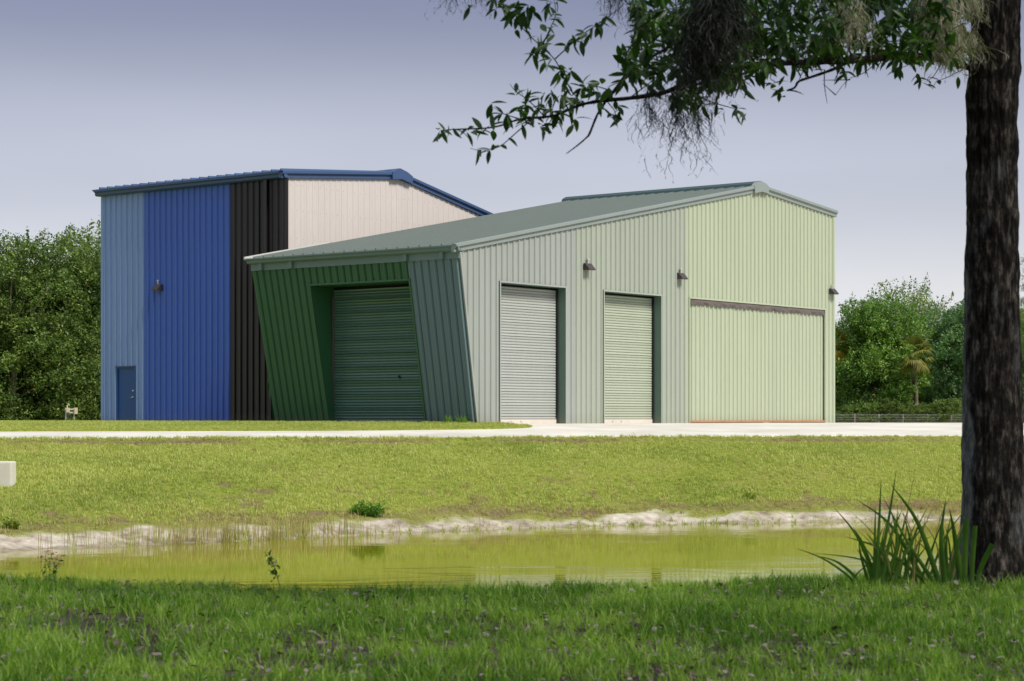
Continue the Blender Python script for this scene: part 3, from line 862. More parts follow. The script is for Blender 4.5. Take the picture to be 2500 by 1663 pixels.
# ================================================================== wall lamps
def wall_lamp(Mf, label):
    """Mf(u along wall, d out of wall, z)"""
    root = empty('wall_light', Mf(0, 0, 0), label, 'lamp', 'wedge wall lights on the metal buildings')
    mb = MB(); w = 0.185
    prof = [(0.0, -0.115), (0.0, 0.115), (0.08, 0.115), (0.25, -0.08), (0.25, -0.115)]
    mb.prism(prof, lambda d, z: Mf(-w, d, z), lambda d, z: Mf(w, d, z))
    h = mb.build('housing', M['lamp'], root, bevel=0.008)
    MB().box(-0.15, 0.15, 0.04, 0.22, -0.123, -0.116, Mf).build('lens', M['lens'], root)
    MB().tube([Mf(0.02, 0.045, 0.11), Mf(0.02, 0.045, 0.22)], 0.02, 10).tube([Mf(0.02, 0.045, 0.22), Mf(0.02, 0.045, 0.28)], 0.04, 10).build('photocell', M['galv'], root, False)
for s, lab in ((5.915, 'dark wedge wall light on the green building between its two roller doors'), (11.67, 'dark wedge wall light beside the sage roller door near the lime wall'), (22.9, 'dark wedge wall light at the far corner above the hangar door')):
    wall_lamp(lambda u, d, z, s=s: P(-0.035 - d, s + u, 5.33 + z), lab)
wall_lamp(lambda u, d, z: P(16.77 + u, GB - 0.035 - d, 5.09 + z), 'dark wedge wall light on the royal blue wall')

# ================================================================== meter rack at the left
rk = Vector(px(171, 1030, 98)); rk.z = gz(rk.x, rk.y) + 0.05
rack = empty('utility_rack', rk, 'small pale metal utility rack with two meter boxes beside the thicket', 'utility rack')
L = lambda x, y, z: (rk.x + x, rk.y + y, rk.z + z)
for x in (-0.2, 0.2): MB().box(x - 0.03, x + 0.03, -0.03, 0.03, -0.1, 0.72, L).build('post', M['galv'], rack)
for z in (0.46, 0.62): MB().box(-0.18, 0.18, -0.05, -0.032, z, z + 0.07, L).build('crossbar', M['galv'], rack)
MB().box(-0.15, 0.0, -0.14, -0.052, 0.5, 0.72, L).build('meter_box', M['beige_box'], rack, bevel=0.01)
MB().box(0.235, 0.36, -0.12, 0.05, 0.42, 0.73, L).build('meter_box', M['beige_box'], rack, bevel=0.01)
MB().tube([L(-0.13, -0.02, 0.69), L(-0.13, -0.02, 0.86)], 0.03, 8).build('vent_cap', M['galv'], rack)
MB().tube([L(0.05, -0.1, 0.45), L(0.07, -0.12, 0.2), L(0.12, -0.08, 0.02)], 0.02, 8).build('cable', M['lamp'], rack)
MB().tube([L(-0.1, -0.1, 0.45), L(-0.06, -0.12, 0.25), L(-0.02, -0.08, 0.02)], 0.02, 8).build('cable', M['lamp'], rack)

# ================================================================== concrete headwall on the lawn
hY = min(np.arange(38, 52, 0.1), key=lambda Y_: abs((EYE - gz((5 - CX) / FPX * Y_, Y_)) * FPX / Y_ + HY - 1187))
hw = px(5, 1187, float(hY)); hz = gz(hw.x, hw.y)
hb = MB()
Lh = lambda x, y, z: (hw.x + x, hw.y + y, hz + z)
hb.box(-1.6, 0.225, -0.1, 0.35, -0.4, 0.53, Lh)
o = hb.build('drain_headwall', M['concrete'], None, bevel=0.035)
tag(o, 'low white concrete headwall standing in the lawn slope', 'headwall')

# ================================================================== trees
def leaf_quads(centers, size, up=0.35, flat=0.45, aspect=0.5, seed=1, jitter=0.5):
    """one pointed leaf (folded diamond, 2 triangles as a quad) per centre"""
    r = np.random.default_rng(seed)
    n = len(centers)
    nrm = r.normal(size=(n, 3)); nrm[:, 2] = np.abs(nrm[:, 2]) * (1 + up); nrm /= np.linalg.norm(nrm, axis=1)[:, None]
    t = r.normal(size=(n, 3)); t -= nrm * (t * nrm).sum(1)[:, None]; t /= np.linalg.norm(t, axis=1)[:, None]
    b_ = np.cross(nrm, t)
    s = size * (1 + jitter * (r.random(n) - 0.5) * 2)
    t = t * s[:, None]; b_ = b_ * (s * aspect)[:, None]
    droop = -nrm * (s * 0.12)[:, None]
    V = np.empty((n, 4, 3))
    V[:, 0] = centers - t * 0.5 + droop; V[:, 1] = centers + b_ * 0.5; V[:, 2] = centers + t * 0.5 + droop; V[:, 3] = centers - b_ * 0.5
    F = np.arange(n * 4).reshape(n, 4)
    return V.reshape(-1, 3), F

def crown_points(clumps, per, seed):
    """clumps: (cx,cy,cz,rx,ry,rz); sprays of leaves gathered on twigs near each clump's surface"""
    r = np.random.default_rng(seed)
    out = []
    for (cx, cy, cz, rx, ry, rz) in clumps:
        nspray = max(3, int(per / 26))
        d = r.normal(size=(nspray, 3)); d[:, 2] = d[:, 2] * 0.9 + 0.15; d /= np.linalg.norm(d, axis=1)[:, None]
        rad = 0.55 + 0.5 * r.random(nspray) ** 0.6
        base = d * rad[:, None] * np.array([rx, ry, rz])
        for k in range(nspray):
            m_ = 26
            tt = r.random(m_)[:, None]
            spread = min(rx, rz) * 0.24
            out.append(np.array([cx, cy, cz]) + base[k] + d[k] * (tt - 0.5) * min(rx, rz) * 0.55 + r.normal(size=(m_, 3)) * spread * (1.1 - 0.7 * tt))
    return np.concatenate(out)

def tree_kit(tag_, h, rx, ry, nclump, per, leaf, mat, seed, base=0.0, trunk_r=0.22, top=1.0, shape=1.0, flat=0.8):
    """meshes of one tree kind, at the origin: trunk with limbs, and crown"""
    r = np.random.default_rng(seed)
    clumps = []
    for i in range(nclump):
        f = (i + r.random()) / nclump
        z = h * (base + (0.97 - base) * f)
        k = (z / h - base) / (1 - base)
        env = max(0.12, math.sin(math.pi * min(1, max(0.0, k) * 0.86 + 0.13)) ** (0.55 * shape))
        ang = r.random() * 2 * math.pi; rr = (0.25 + 0.75 * r.random() ** 0.5) * 0.92
        cr = h * (0.095 + 0.085 * r.random())
        clumps.append((rx * env * rr * math.cos(ang), ry * env * rr * math.sin(ang), z - cr * 0.3, cr * 1.35, cr * 1.35, cr * flat))
    pts = crown_points(clumps, per, seed + 1)
    # upright shoots that break the outline
    sh = []
    for i in range(nclump // 2):
        c = clumps[r.integers(nclump // 2, nclump)]
        p0 = np.array(c[:3]) + np.array([r.normal() * c[3] * 0.4, r.normal() * c[3] * 0.4, c[5] * 0.7])
        L_ = h * (0.05 + 0.07 * r.random())
        q = 22
        t_ = r.random(q)[:, None]
        sh.append(p0 + t_ * np.array([[r.normal() * 0.15, r.normal() * 0.15, 1.0]]) * L_ + r.normal(size=(q, 3)) * leaf * 0.5 * (1.2 - t_))
    if sh: pts = np.concatenate([pts] + sh)
    pts = pts[pts[:, 2] > 0.05]
    V, F = leaf_quads(pts, leaf, seed=seed + 2)
    cm = fast_mesh(tag_ + '_crown', V, F, mat)
    mb = MB()
    top_z = h * 0.8
    tp = [(0.05 * math.sin(k * 1.3 + seed) * h * 0.2, 0.04 * math.cos(k * 1.7 + seed) * h * 0.2, top_z * k / 6 - (0.3 if k == 0 else 0)) for k in range(7)]
    mb.tube(tp, [trunk_r * (1.25 - 0.18 * k) if k else trunk_r * 1.5 for k in range(7)], 9)
    for c in clumps[::2]:
        k = min(5.5, max(0.6, 6 * (c[2] * 0.55) / top_z)); i = int(k)
        p0 = Vector(tp[i]).lerp(Vector(tp[i + 1]), k - i); p2 = Vector(c[:3]); p1 = p0.lerp(p2, 0.5) + Vector((0, 0, h * 0.02))
        mb.tube([p0, p1, p2], [trunk_r * 0.38, trunk_r * 0.25, trunk_r * 0.08], 5)
    tm = mesh(tag_ + '_trunk', mb.v, mb.f, M['bark_far'], True)
    return tm, cm

def plant_tree(kit, name, loc, rot, sc, label, cat='tree', group=None):
    root = empty(name, (0, 0, 0), label, cat, group)
    root.location = loc; root.rotation_euler = (0, 0, rot); root.scale = sc if hasattr(sc, '__len__') else (sc, sc, sc)
    for nm, me in zip(('trunk', 'crown'), kit):
        o = bpy.data.objects.new(nm, me); COL.objects.link(o); o.parent = root
    return root

def stand(x, Y): 
    X = (x - CX) / FPX * Y
    return (X, Y, gz(X, Y) - 0.02)

kA = tree_kit('thicket_a', 9.6, 3.7, 3.4, 36, 1350, 0.145, M['leaf_left'], 11, 0.04, 0.16, shape=0.7, flat=0.62)
kD = tree_kit('thicket_dark', 8.6, 3.8, 2.4, 64, 520, 0.2, M['leaf_shade_tint'], 29, 0.0, 0.15, shape=0.5, flat=0.9)
kB = tree_kit('thicket_b', 8.8, 3.1, 3.0, 32, 1350, 0.14, M['leaf_left'], 23, 0.04, 0.14, shape=0.6, flat=0.62)
G1 = 'thicket trees beside the blue building'
plant_tree(kA, 'thicket_tree', stand(30, 101), 0.3, (1.05, 1.0, 0.98), 'bushy dark green tree leafed to the ground, beyond the utility rack', 'tree', G1)
plant_tree(kB, 'thicket_tree', stand(150, 103), 2.1, (1.0, 1.0, 1.12), 'bushy tree with tall upright shoots, behind the utility rack', 'tree', G1)
plant_tree(kA, 'thicket_tree', stand(250, 106), 4.0, (0.9, 1.0, 1.06), 'dark bushy tree half hidden by the light blue corner', 'tree', G1)
plant_tree(kB, 'thicket_tree', stand(-90, 102), 1.0, (1.2, 1.0, 1.1), 'bushy tree at the open end of the thicket', 'tree', G1)
for i, (x, Y, k_, r_) in enumerate(((90, 108, kD, 1.9), (225, 109, kD, 0.4), (-30, 108, kD, 3.0), (330, 112, kD, 5.0))):
    plant_tree(k_, 'thicket_tree', stand(x, Y), r_, (1.2, 1, 0.96), ['dark tree rising between the two front trees of the thicket', 'dark tree behind the shoot topped tree of the thicket', 'dark tree behind the open end of the thicket', 'dark tree hidden behind the light blue wall'][i], 'tree', 'back row of the thicket')

# right-hand background, about 240 m away
kO = tree_kit('round_oak', 15.4, 5.6, 5.0, 46, 1400, 0.30, M['leaf_right'], 37, 0.06, 0.3, shape=0.6, flat=0.65)
kP = tree_kit('feather_tree', 16.2, 6.2, 4.5, 30, 260, 0.28, M['leaf_pale'], 41, 0.62, 0.2, shape=1.2)
kC = tree_kit('cool_oak', 13.6, 5.0, 4.6, 42, 1250, 0.30, M['leaf_cool'], 53, 0.05, 0.28, shape=0.6, flat=0.65)
plant_tree(kO, 'oak_tree', stand(2130, 246), 0.5, (1.0, 1, 1.0), 'big round dark green tree beside the pale lime corner', 'tree')
plant_tree(kP, 'feathery_tree', stand(2210, 262), 1.2, (1.15, 1, 1.10), 'tall thin feathery tree behind the big round tree', 'tree')
plant_tree(kP, 'feathery_tree', stand(2290, 256), 3.4, (0.9, 1, 0.90), 'olive feathery tree with pale branches above the palm', 'tree')
plant_tree(kC, 'oak_tree', stand(2335, 252), 2.0, (1.05, 1, 1.08), 'cool green tree between the palm and the oak trunk', 'tree')
plant_tree(kC, 'oak_tree', stand(2060, 262), 4.4, (1.0, 1, 0.95), 'green tree half hidden behind the lime wall', 'tree')
plant_tree(kO, 'oak_tree', stand(2230, 275), 4.9, (1.2, 1, 0.72), 'low dark tree behind the palm trunk', 'tree')
plant_tree(kO, 'oak_tree', stand(2410, 268), 1.9, (1.1, 1, 1.02), 'dark tree hidden by the mossy trunk', 'tree')
plant_tree(kC, 'oak_tree', stand(2530, 262), 3.9, (1.1, 1, 0.9), 'cool green tree beyond the mossy trunk at the drive end', 'tree')
# low brush below them
kS = tree_kit('brush', 3.6, 3.4, 2.4, 46, 300, 0.15, M['leaf_pale'], 61, 0.0, 0.06, shape=0.5)
for i, x in enumerate((2070, 2125, 2180, 2225, 2275, 2330)):
    plant_tree(kS, 'brush_shrub', stand(x, 241.5), i * 1.3, (1.0, 1, 0.62 + 0.25 * ((i * 7) % 3) / 2), ['pale brush at the wire fence beside the lime wall corner', 'pale brush at the wire fence under the big round tree', 'tall pale brush at the wire fence just before the palm', 'pale brush around the foot of the palm trunk', 'tall pale brush at the wire fence just past the palm', 'pale brush at the wire fence under the cool green tree'][i], 'shrub', 'brush along the wire fence')
# pine beyond the trunk
def pine_tree():
    loc = stand(2540, 225); root = empty('pine_tree', loc, 'tall pine with bare reddish limbs beyond the mossy trunk', 'tree')
    mb = MB(); mb.tube([(0, 0, -0.3), (0.2, 0, 6), (0.1, 0, 12), (0.4, 0, 19)], [0.3, 0.26, 0.2, 0.06], 9)
    pts = []; r = np.random.default_rng(5)
    for k in range(34):
        z = 7 + 11.5 * k / 34; a_ = k * 2.4; L_ = 3.2 * (1 - 0.5 * k / 34)
        p1 = Vector((0.2 + math.cos(a_) * L_, math.sin(a_) * L_, z + 0.9))
        mb.tube([(0.2, 0, z), ((0.2 + p1.x) / 2, p1.y / 2, z + 0.25), p1], [0.08, 0.05, 0.02], 5)
        for q in range(5):
            c = Vector((0.2, 0, z)).lerp(p1, 0.45 + 0.14 * q)
            pts.append(np.array(c) + r.normal(size=(70, 3)) * 0.34)
    V, F = leaf_quads(np.concatenate(pts), 0.42, aspect=0.14, seed=9)
    for nm, me in (('trunk', mesh('pine_trunk', mb.v, mb.f, M['bark_far'], True)), ('crown', fast_mesh('pine_crown', V, F, M['leaf_pale']))):
        o = bpy.data.objects.new(nm, me); COL.objects.link(o); o.parent = root
pine_tree()

def palm(loc, h, label, gold=False, headr=1.9, seed=3):
    root = empty('palm_tree', loc, label, 'palm tree')
    r = np.random.default_rng(seed)
    mb = MB(); pts = [(0.25 * math.sin(k * 0.5), 0, h * k / 10 - (0.3 if k == 0 else 0)) for k in range(11)]
    mb.tube(pts, [0.24 + 0.03 * (k % 2) for k in range(11)], 10)
    o = bpy.data.objects.new('trunk', mesh('palm_trunk', mb.v, mb.f, M['bark_far'], True)); COL.objects.link(o); o.parent = root
    top = Vector(pts[-1])
    for k in range(22):
        az_ = k * 2.399; elv = 1.2 - 2.3 * k / 21
        d = Vector((math.cos(az_) * math.cos(elv), math.sin(az_) * math.cos(elv), math.sin(elv)))
        stem = top + d * headr * 0.5
        V, F = [], []
        side = d.cross(Vector((0, 0, 1))).normalized(); upv = side.cross(d).normalized()
        for j in range(17):
            t = (j - 8) / 8 * 1.25
            ld = (d * math.cos(t) + side * math.sin(t) + upv * 0.15 * math.cos(t * 2)).normalized()
            L_ = headr * (0.62 + 0.12 * r.random())
            p0 = stem; p1 = stem + ld * L_ * 0.6; p2 = stem + ld * L_ + Vector((0, 0, -0.32 * L_ * (0.6 + 0.6 * r.random())))
            w = ld.cross(upv).normalized() * 0.075
            n = len(V); V += [p0 - w * 0.4, p0 + w * 0.4, p1 + w, p1 - w, p2]
            F += [(n, n + 1, n + 2, n + 3), (n + 3, n + 2, n + 4)]
        V += [top - side * 0.03, top + side * 0.03, stem + side * 0.03, stem - side * 0.03]; n = len(V) - 4; F += [(n, n + 1, n + 2, n + 3)]
        old = elv < -0.55
        o = bpy.data.objects.new('frond', mesh('frond', V, F, M['palm_gold'] if (gold and elv < 0.7) or (old and k % 2) else M['palm_leaf'])); COL.objects.link(o); o.parent = root
palm(stand(2232, 243), 8.4, 'tall palm with hanging tan fronds standing behind the wire fence', False, 2.6, 3)
bpy.context.view_layer.update()
palm(stand(2036, 246), 9.6, 'golden palm showing past the pale lime corner', True, 2.6, 8)

# wire fence
fy = 239.0
fl = stand(2230, fy)
fence = empty('wire_fence', fl, 'low wire mesh fence on wooden posts in front of the far trees', 'fence')
for k in range(-4, 5):
    x = 2204.7 + k * 59.0
    q = stand(x, fy)
    MB().tube([(q[0], q[1], q[2] - 0.3), (q[0], q[1], q[2] + 1.18)], 0.085, 8).build('post', M['post_wood'], fence)
x0, x1 = stand(2204.7 - 4 * 59, fy), stand(2204.7 + 4 * 59, fy)
for z in (0.15, 0.35, 0.55, 0.75, 0.95, 1.12):
    MB().box(x0[0], x1[0], fy - 0.09, fy - 0.07, x0[2] + z - 0.012, x0[2] + z + 0.012).build('wire', M['galv'], fence)

# ================================================================== near oak
OY = 15.6
ob = px(2425, 1400, OY); OX = ob.x; OZ = gz(OX, OY)
oak = empty('oak_tree', (OX, OY, OZ), 'rough barked oak trunk with leafy mossy limb reaching over the pond', 'tree')
# trunk with real ridges: outline measured row by row (photo row, left column, right column)
outl = [(1430, 2318, 2545), (1400, 2332, 2530), (1340, 2344, 2516), (1250, 2349, 2505), (1150, 2350, 2500), (1000, 2353, 2494), (850, 2356, 2490), (700, 2357, 2485), (500, 2360, 2484),
        (400, 2363, 2482), (300, 2361, 2482), (230, 2360, 2484), (180, 2367, 2490), (140, 2370, 2488), (60, 2374, 2489), (0, 2376, 2490), (-200, 2380, 2490), (-600, 2384, 2486), (-1100, 2392, 2478)]
zz = [EYE - (r_ - HY) / FPX * OY for r_, _, _ in outl]
cxo = [((l + r_) / 2 - CX) / FPX * OY for _, l, r_ in outl]; rad = [(r_ - l) / 2 / FPX * OY for _, l, r_ in outl]
nz, na = 420, 150
zs_ = np.linspace(OZ - 0.15, 5.6, nz)
ccx = np.interp(zs_, zz, cxo); rr_ = np.interp(zs_, zz, rad)
TH = np.linspace(0, 2 * np.pi, na, endpoint=False)
Tg, Zg = np.meshgrid(TH, zs_)
ridge = np.abs(vnoise(Tg * 8 + 0.35 * np.sin(Zg * 5), Zg * 3.2, 1.0, 0))
ridge2 = vnoise(Tg * 18, Zg * 7, 1.0, 2)
wrap = 0.5 * (1 - np.cos(np.clip(np.minimum(Tg, 2 * np.pi - Tg) / 0.3, 0, 1) * np.pi))
Rg = rr_[:, None] + (ridge - 0.3) * 0.030 * wrap + ridge2 * 0.007 * wrap
Xg = ccx[:, None] + Rg * np.cos(Tg + np.pi / 2); Yg = OY + Rg * np.sin(Tg + np.pi / 2)
Vt = np.stack([Xg.ravel(), Yg.ravel(), Zg.ravel()], 1)
ii = np.arange(nz * na).reshape(nz, na)
Ft = np.stack([ii[:-1].ravel(), np.roll(ii, -1, 1)[:-1].ravel(), np.roll(ii, -1, 1)[1:].ravel(), ii[1:].ravel()], 1)
tme = fast_mesh('trunk', Vt, Ft, M['bark'], True)
lic = np.clip(1.0 - np.abs(np.cos(Tg + np.pi / 2) + 1.0) / 0.28, 0, 1) * np.clip((2.2 - Zg) / 2.0, 0.0, 0.62) + 0.2 * np.clip((0.9 - Zg) / 1.5, 0, 1)
la = tme.attributes.new('lichen', 'FLOAT', 'POINT'); la.data.foreach_set('value', lic.ravel().astype(np.float32))
link('trunk', tme, oak)

def pathpts(lst, n=4):
    """lst of (px, py, Y) -> smoothed 3-d points"""
    p = [px(*q) for q in lst]
    out = []
    for i in range(len(p) - 1):
        p0 = p[max(i - 1, 0)]; p1 = p[i]; p2 = p[i + 1]; p3 = p[min(i + 2, len(p) - 1)]
        for k in range(n):
            t = k / n
            out.append(0.5 * ((2 * p1) + (p2 - p0) * t + (2 * p0 - 5 * p1 + 4 * p2 - p3) * t * t + (3 * p1 - p0 - 3 * p2 + p3) * t ** 3))
    out.append(p[-1]); return out

def limb(name, lst, r0, r1, mat='twig', knob=0.15):
    pts = pathpts(lst); n = len(pts)
    rads = [(r0 + (r1 - r0) * i / (n - 1)) * (1 + knob * random.uniform(-1, 1)) for i in range(n)]
    MB().tube(pts, rads, 8).build(name, M[mat], oak, True)
    return pts

main = limb('limb', [(2400, 178, 15.55), (2350, 160, 15.35), (2267, 141, 14.95), (2155, 141, 14.4), (2074, 148, 14.05), (2000, 150, 13.75), (1945, 153, 13.5), (1808, 161, 13.05), (1750, 177, 12.85), (1671, 203, 12.8), (1622, 226, 12.75), (1536, 240, 12.7), (1480, 245, 12.65), (1418, 256, 12.6), (1350, 283, 12.55), (1271, 291, 12.5), (1204, 311, 12.45), (1110, 316, 12.4), (1075, 319, 12.4)], 0.030, 0.002)
limb('limb', [(2074, 150, 14.05), (2030, 171, 13.8), (1975, 190, 13.5), (1950, 199, 13.4), (1940, 214, 13.35), (1922, 221, 13.3)], 0.013, 0.006)
limb('limb', [(1525, 187, 12.8), (1500, 222, 12.7), (1480, 246, 12.65), (1458, 281, 12.6), (1440, 325, 12.6), (1432, 336, 12.6), (1410, 355, 12.55), (1383, 375, 12.5)], 0.012, 0.003)
limb('limb', [(1660, 100, 12.9), (1590, 140, 12.9), (1525, 187, 12.8)], 0.01, 0.009)
twigs = [
    [(1400, 230, 12.6), (1375, 185, 12.55), (1354, 145, 12.5), (1319, 112, 12.5), (1276, 70, 12.45), (1252, 45, 12.45), (1223, 16, 12.4), (1195, -30, 12.4)],
    [(1354, 145, 12.5), (1413, 92, 12.5), (1459, 59, 12.45), (1507, 24, 12.45), (1550, -20, 12.5)],
    [(1325, 110, 12.5), (1342, 72, 12.5), (1357, 35, 12.5), (1350, -10, 12.5)],
    [(1300, 290, 12.5), (1266, 319, 12.4), (1217, 359, 12.35), (1169, 366, 12.35), (1148, 362, 12.35)],
    [(1330, 285, 12.5), (1290, 245, 12.5), (1260, 224, 12.5), (1245, 205, 12.5)],
    [(1271, 291, 12.5), (1230, 278, 12.45), (1205, 262, 12.45)],
    [(1500, 225, 12.7), (1450, 210, 12.6), (1420, 222, 12.6)],
    [(1536, 240, 12.7), (1600, 190, 12.8), (1640, 140, 12.9), (1655, 80, 13.0), (1660, 10, 13.1)],
    [(1480, 245, 12.65), (1500, 270, 12.6), (1503, 285, 12.6)],
    [(1650, 215, 12.7), (1740, 250, 12.6), (1790, 265, 12.55), (1808, 278, 12.55)],
    [(1900, 160, 13.0), (1880, 190, 12.9), (1905, 205, 12.85)],
    [(2300, 150, 13.3), (2280, 185, 13.1), (2260, 200, 13.0)],
    [(2350, 170, 13.4), (2310, 190, 13.2), (2285, 198, 13.15)],
    [(2240, 140, 13.2), (2215, 160, 13.1), (2195, 165, 13.1)],
    [(2155, 141, 13.2), (2130, 162, 13.0), (2105, 180, 12.95), (2070, 195, 12.9), (2040, 232, 12.9)],
    [(2075, 195, 12.9), (2008, 196, 12.85)], [(2013, 170, 12.85), (2013, 210, 12.85), (2020, 254, 12.85)], [(2040, 232, 12.9), (2010, 205, 12.9)], [(2045, 170, 12.9), (2042, 205, 12.9)], [(2115, 175, 12.95), (2120, 190, 12.95)],
]
def YL(x): return float(np.interp(x, [1060, 1500, 1808, 1945, 2074, 2155, 2267, 2400], [12.4, 12.7, 13.05, 13.5, 14.05, 14.4, 14.95, 15.5]))
tp = MB()
for t in twigs:
    t = [(q[0], q[1], (YL(q[0]) - 0.15) if q[0] > 1800 else q[2]) for q in t]
    pts = pathpts(t); n = len(pts)
    tp.tube(pts, [0.0045 - 0.003 * i / (n - 1) for i in range(n)], 5)
# side branches that carry the dense leaves above the main limb
for k in range(26):
    x = 1560 + 33 * k + random.uniform(-15, 15); y0 = 205 if x < 1680 else 160
    yb = YL(x)
    t = [(x, y0 - 10, yb), (x + random.uniform(-50, 30), y0 - 70, yb + random.uniform(0.0, 0.8)), (x + random.uniform(-90, 40), y0 - 150, yb + random.uniform(0.2, 1.3)), (x + random.uniform(-110, 50), y0 - 260, yb + random.uniform(0.2, 1.6))]
    pts = pathpts(t); n = len(pts)
    tp.tube(pts, [0.009 - 0.006 * i / (n - 1) for i in range(n)], 5)
tw = tp.build('twigs', M['twig'], oak, True); tag(tw, kind='stuff')

# leaves: long oval blade with a fold along the midrib and a short stalk
def leaf_mesh(name, bend, wid, mat):
    V, F = [], []
    st = [(-0.12, 0.02), (0.0, 0.02), (0.14, 0.55), (0.34, 0.95), (0.55, 1.0), (0.76, 0.72), (0.92, 0.28), (1.0, 0.02)]
    for t, w in st:
        zc = -bend * t * t
        V += [(t, -w * wid / 2, zc + w * wid * 0.16), (t, 0, zc), (t, w * wid / 2, zc + w * wid * 0.16)]
    for i in range(len(st) - 1):
        q = 3 * i
        F += [(q, q + 1, q + 4, q + 3), (q + 1, q + 2, q + 5, q + 4)]
    return V, F
leaf_shapes = [leaf_mesh('leaf', b_, w, None) for b_, w in ((0.12, 0.34), (0.28, 0.30), (0.05, 0.38), (0.4, 0.32), (0.2, 0.28))]
leaf_mes = [mesh('leaf', v, f, M['leaf_oak'], True) for v, f in leaf_shapes]
leafrand = random.Random(21)
def rosette(c, n, size, out_dir=None, droop=0.35, R_=leafrand):
    """transforms of the leaves whorled round a twig end"""
    res = []
    ph = R_.random() * 6.28
    axis_ = Vector(out_dir).normalized() if out_dir is not None else Vector((R_.gauss(0, 1), R_.gauss(0, 0.6), R_.gauss(0, 0.5))).normalized()
    a_ = axis_.orthogonal().normalized(); b_ = axis_.cross(a_)
    for k in range(n):
        t = ph + 2 * math.pi * k / n + R_.uniform(-0.35, 0.35)
        d = (a_ * math.cos(t) + b_ * math.sin(t)) * R_.uniform(0.6, 1.0) + axis_ * R_.uniform(0.15, 0.9) + Vector((0, 0, -droop * R_.uniform(0.3, 1.6)))
        d.normalize()
        up_ = Vector((R_.gauss(0, 0.5), R_.gauss(0, 0.5), 1)); yv = up_.cross(d).normalized(); zv = d.cross(yv)
        s = size * R_.uniform(0.7, 1.15)
        off = axis_ * R_.uniform(-0.05, 0.02)
        m_ = Matrix((( d.x * s, yv.x * s, zv.x * s, c[0] + off.x), (d.y * s, yv.y * s, zv.y * s, c[1] + off.y), (d.z * s, yv.z * s, zv.z * s, c[2] + off.z), (0, 0, 0, 1)))
        res.append(m_)
    return res

single = []      # leaves that stand clear against the sky: each its own part
LS = 0.102
# (photo x, y, leaves): read off the picture
tips = [(1072, 318, 4), (1085, 320, 2), (1108, 314, 3), (1145, 312, 2), (1150, 322, 3), (1178, 320, 4), (1198, 316, 3), (1165, 364, 3), (1192, 366, 3), (1217, 358, 2), (1250, 332, 1),
        (1260, 222, 3), (1285, 222, 2), (1208, 264, 2), (1225, 278, 4), (1245, 282, 5), (1243, 300, 3), (1268, 270, 6), (1275, 300, 4), (1290, 250, 5), (1300, 285, 6), (1315, 235, 5), (1320, 265, 6), (1330, 300, 4),
        (1345, 230, 6), (1350, 265, 6), (1360, 290, 4), (1375, 245, 6), (1385, 215, 5), (1385, 270, 5), (1400, 240, 5), (1405, 290, 3), (1402, 300, 2), (1330, 312, 4), (1420, 215, 6), (1425, 245, 4), (1440, 205, 4), (1455, 222, 4), (1465, 250, 3), (1455, 195, 3),
        (1255, 48, 3), (1278, 72, 3), (1268, 62, 2), (1300, 95, 2), (1310, 115, 6), (1305, 130, 5), (1320, 135, 4), (1325, 110, 3), (1340, 80, 4), (1348, 60, 3), (1355, 45, 4), (1352, 30, 4), (1335, 150, 3), (1362, 162, 4), (1370, 172, 4), (1350, 175, 3), (1380, 188, 4), (1392, 178, 3),
        (1385, 105, 3), (1402, 95, 3), (1413, 95, 4), (1432, 82, 3), (1448, 66, 4), (1462, 56, 4), (1478, 42, 3),
        (1243, 30, 5), (1230, 12, 5), (1215, 20, 4), (1150, 15, 2), (1205, 5, 4), (1262, 5, 6), (1285, 15, 6), (1275, 30, 5), (1300, 30, 4), (1345, 8, 4), (1370, 5, 3), (1253, 35, 3),
        (1500, 278, 6), (1498, 285, 3), (1510, 262, 4), (1490, 215, 3), (1520, 195, 4), (1525, 165, 4), (1545, 150, 5), (1545, 120, 5), (1560, 175, 5),
        (1742, 262, 3), (1770, 268, 3), (1800, 268, 6), (1808, 275, 4), (1725, 262, 3), (1700, 248, 4), (1900, 208, 4), (1905, 225, 3), (1885, 200, 4), (1922, 222, 2), (2265, 195, 4), (2250, 198, 4), (2290, 196, 3), (2195, 165, 4), (2345, 185, 2), (2360, 120, 4), (2240, 180, 3)]
for (x, y, n) in tips:
    Y = YL(x) + leafrand.uniform(-0.2, 0.2)
    single += rosette(px(x, y, Y), n, LS)
leafrand.shuffle(single)
own, rest = single[:300], single[300:]
# dense leaves: fill of the crown in view, by band
def inband(x, y):
    if y < -60: return True
    if x < 1520: return y < 5 + 20 * math.sin(x * 0.05)
    if x < 1640: return y < 215 - 0.2 * (1640 - x) and not (1520 < x < 1545 and y < 110)
    if x < 1700: return y < 255
    if x < 1830: return y < 215
    if x < 2060: return y < 165 - 14 * math.sin(x * 0.06)
    if x < 2240: return y < 148
    return y < 145 + 10 * math.sin(x * 0.1)
cnt = 0
while cnt < 860:
    x = leafrand.uniform(1525, 2400); y = leafrand.uniform(-60, 250)
    if not inband(x, y): continue
    if x < 1640 and leafrand.random() < 0.35: continue
    Y = leafrand.uniform(12.1, 15.0)
    Y = Y + max(0.0, x - 1800) / 600 * 2.2
    if x > 2335: Y = leafrand.uniform(16.0, 17.0)
    rest += rosette(px(x, y, Y), leafrand.randint(4, 6), LS * 1.08); cnt += 1
def join_leaves(ms, k0=0):
    Vs, Fs = [], []; n = 0
    for i, m_ in enumerate(ms):
        v, f = leaf_shapes[(i + k0) % len(leaf_shapes)]
        A = np.array(m_); vv = np.array(v) @ A[:3, :3].T + A[:3, 3]
        Vs.append(vv); Fs.append(np.array(f) + n); n += len(v)
    return np.concatenate(Vs), np.concatenate(Fs)
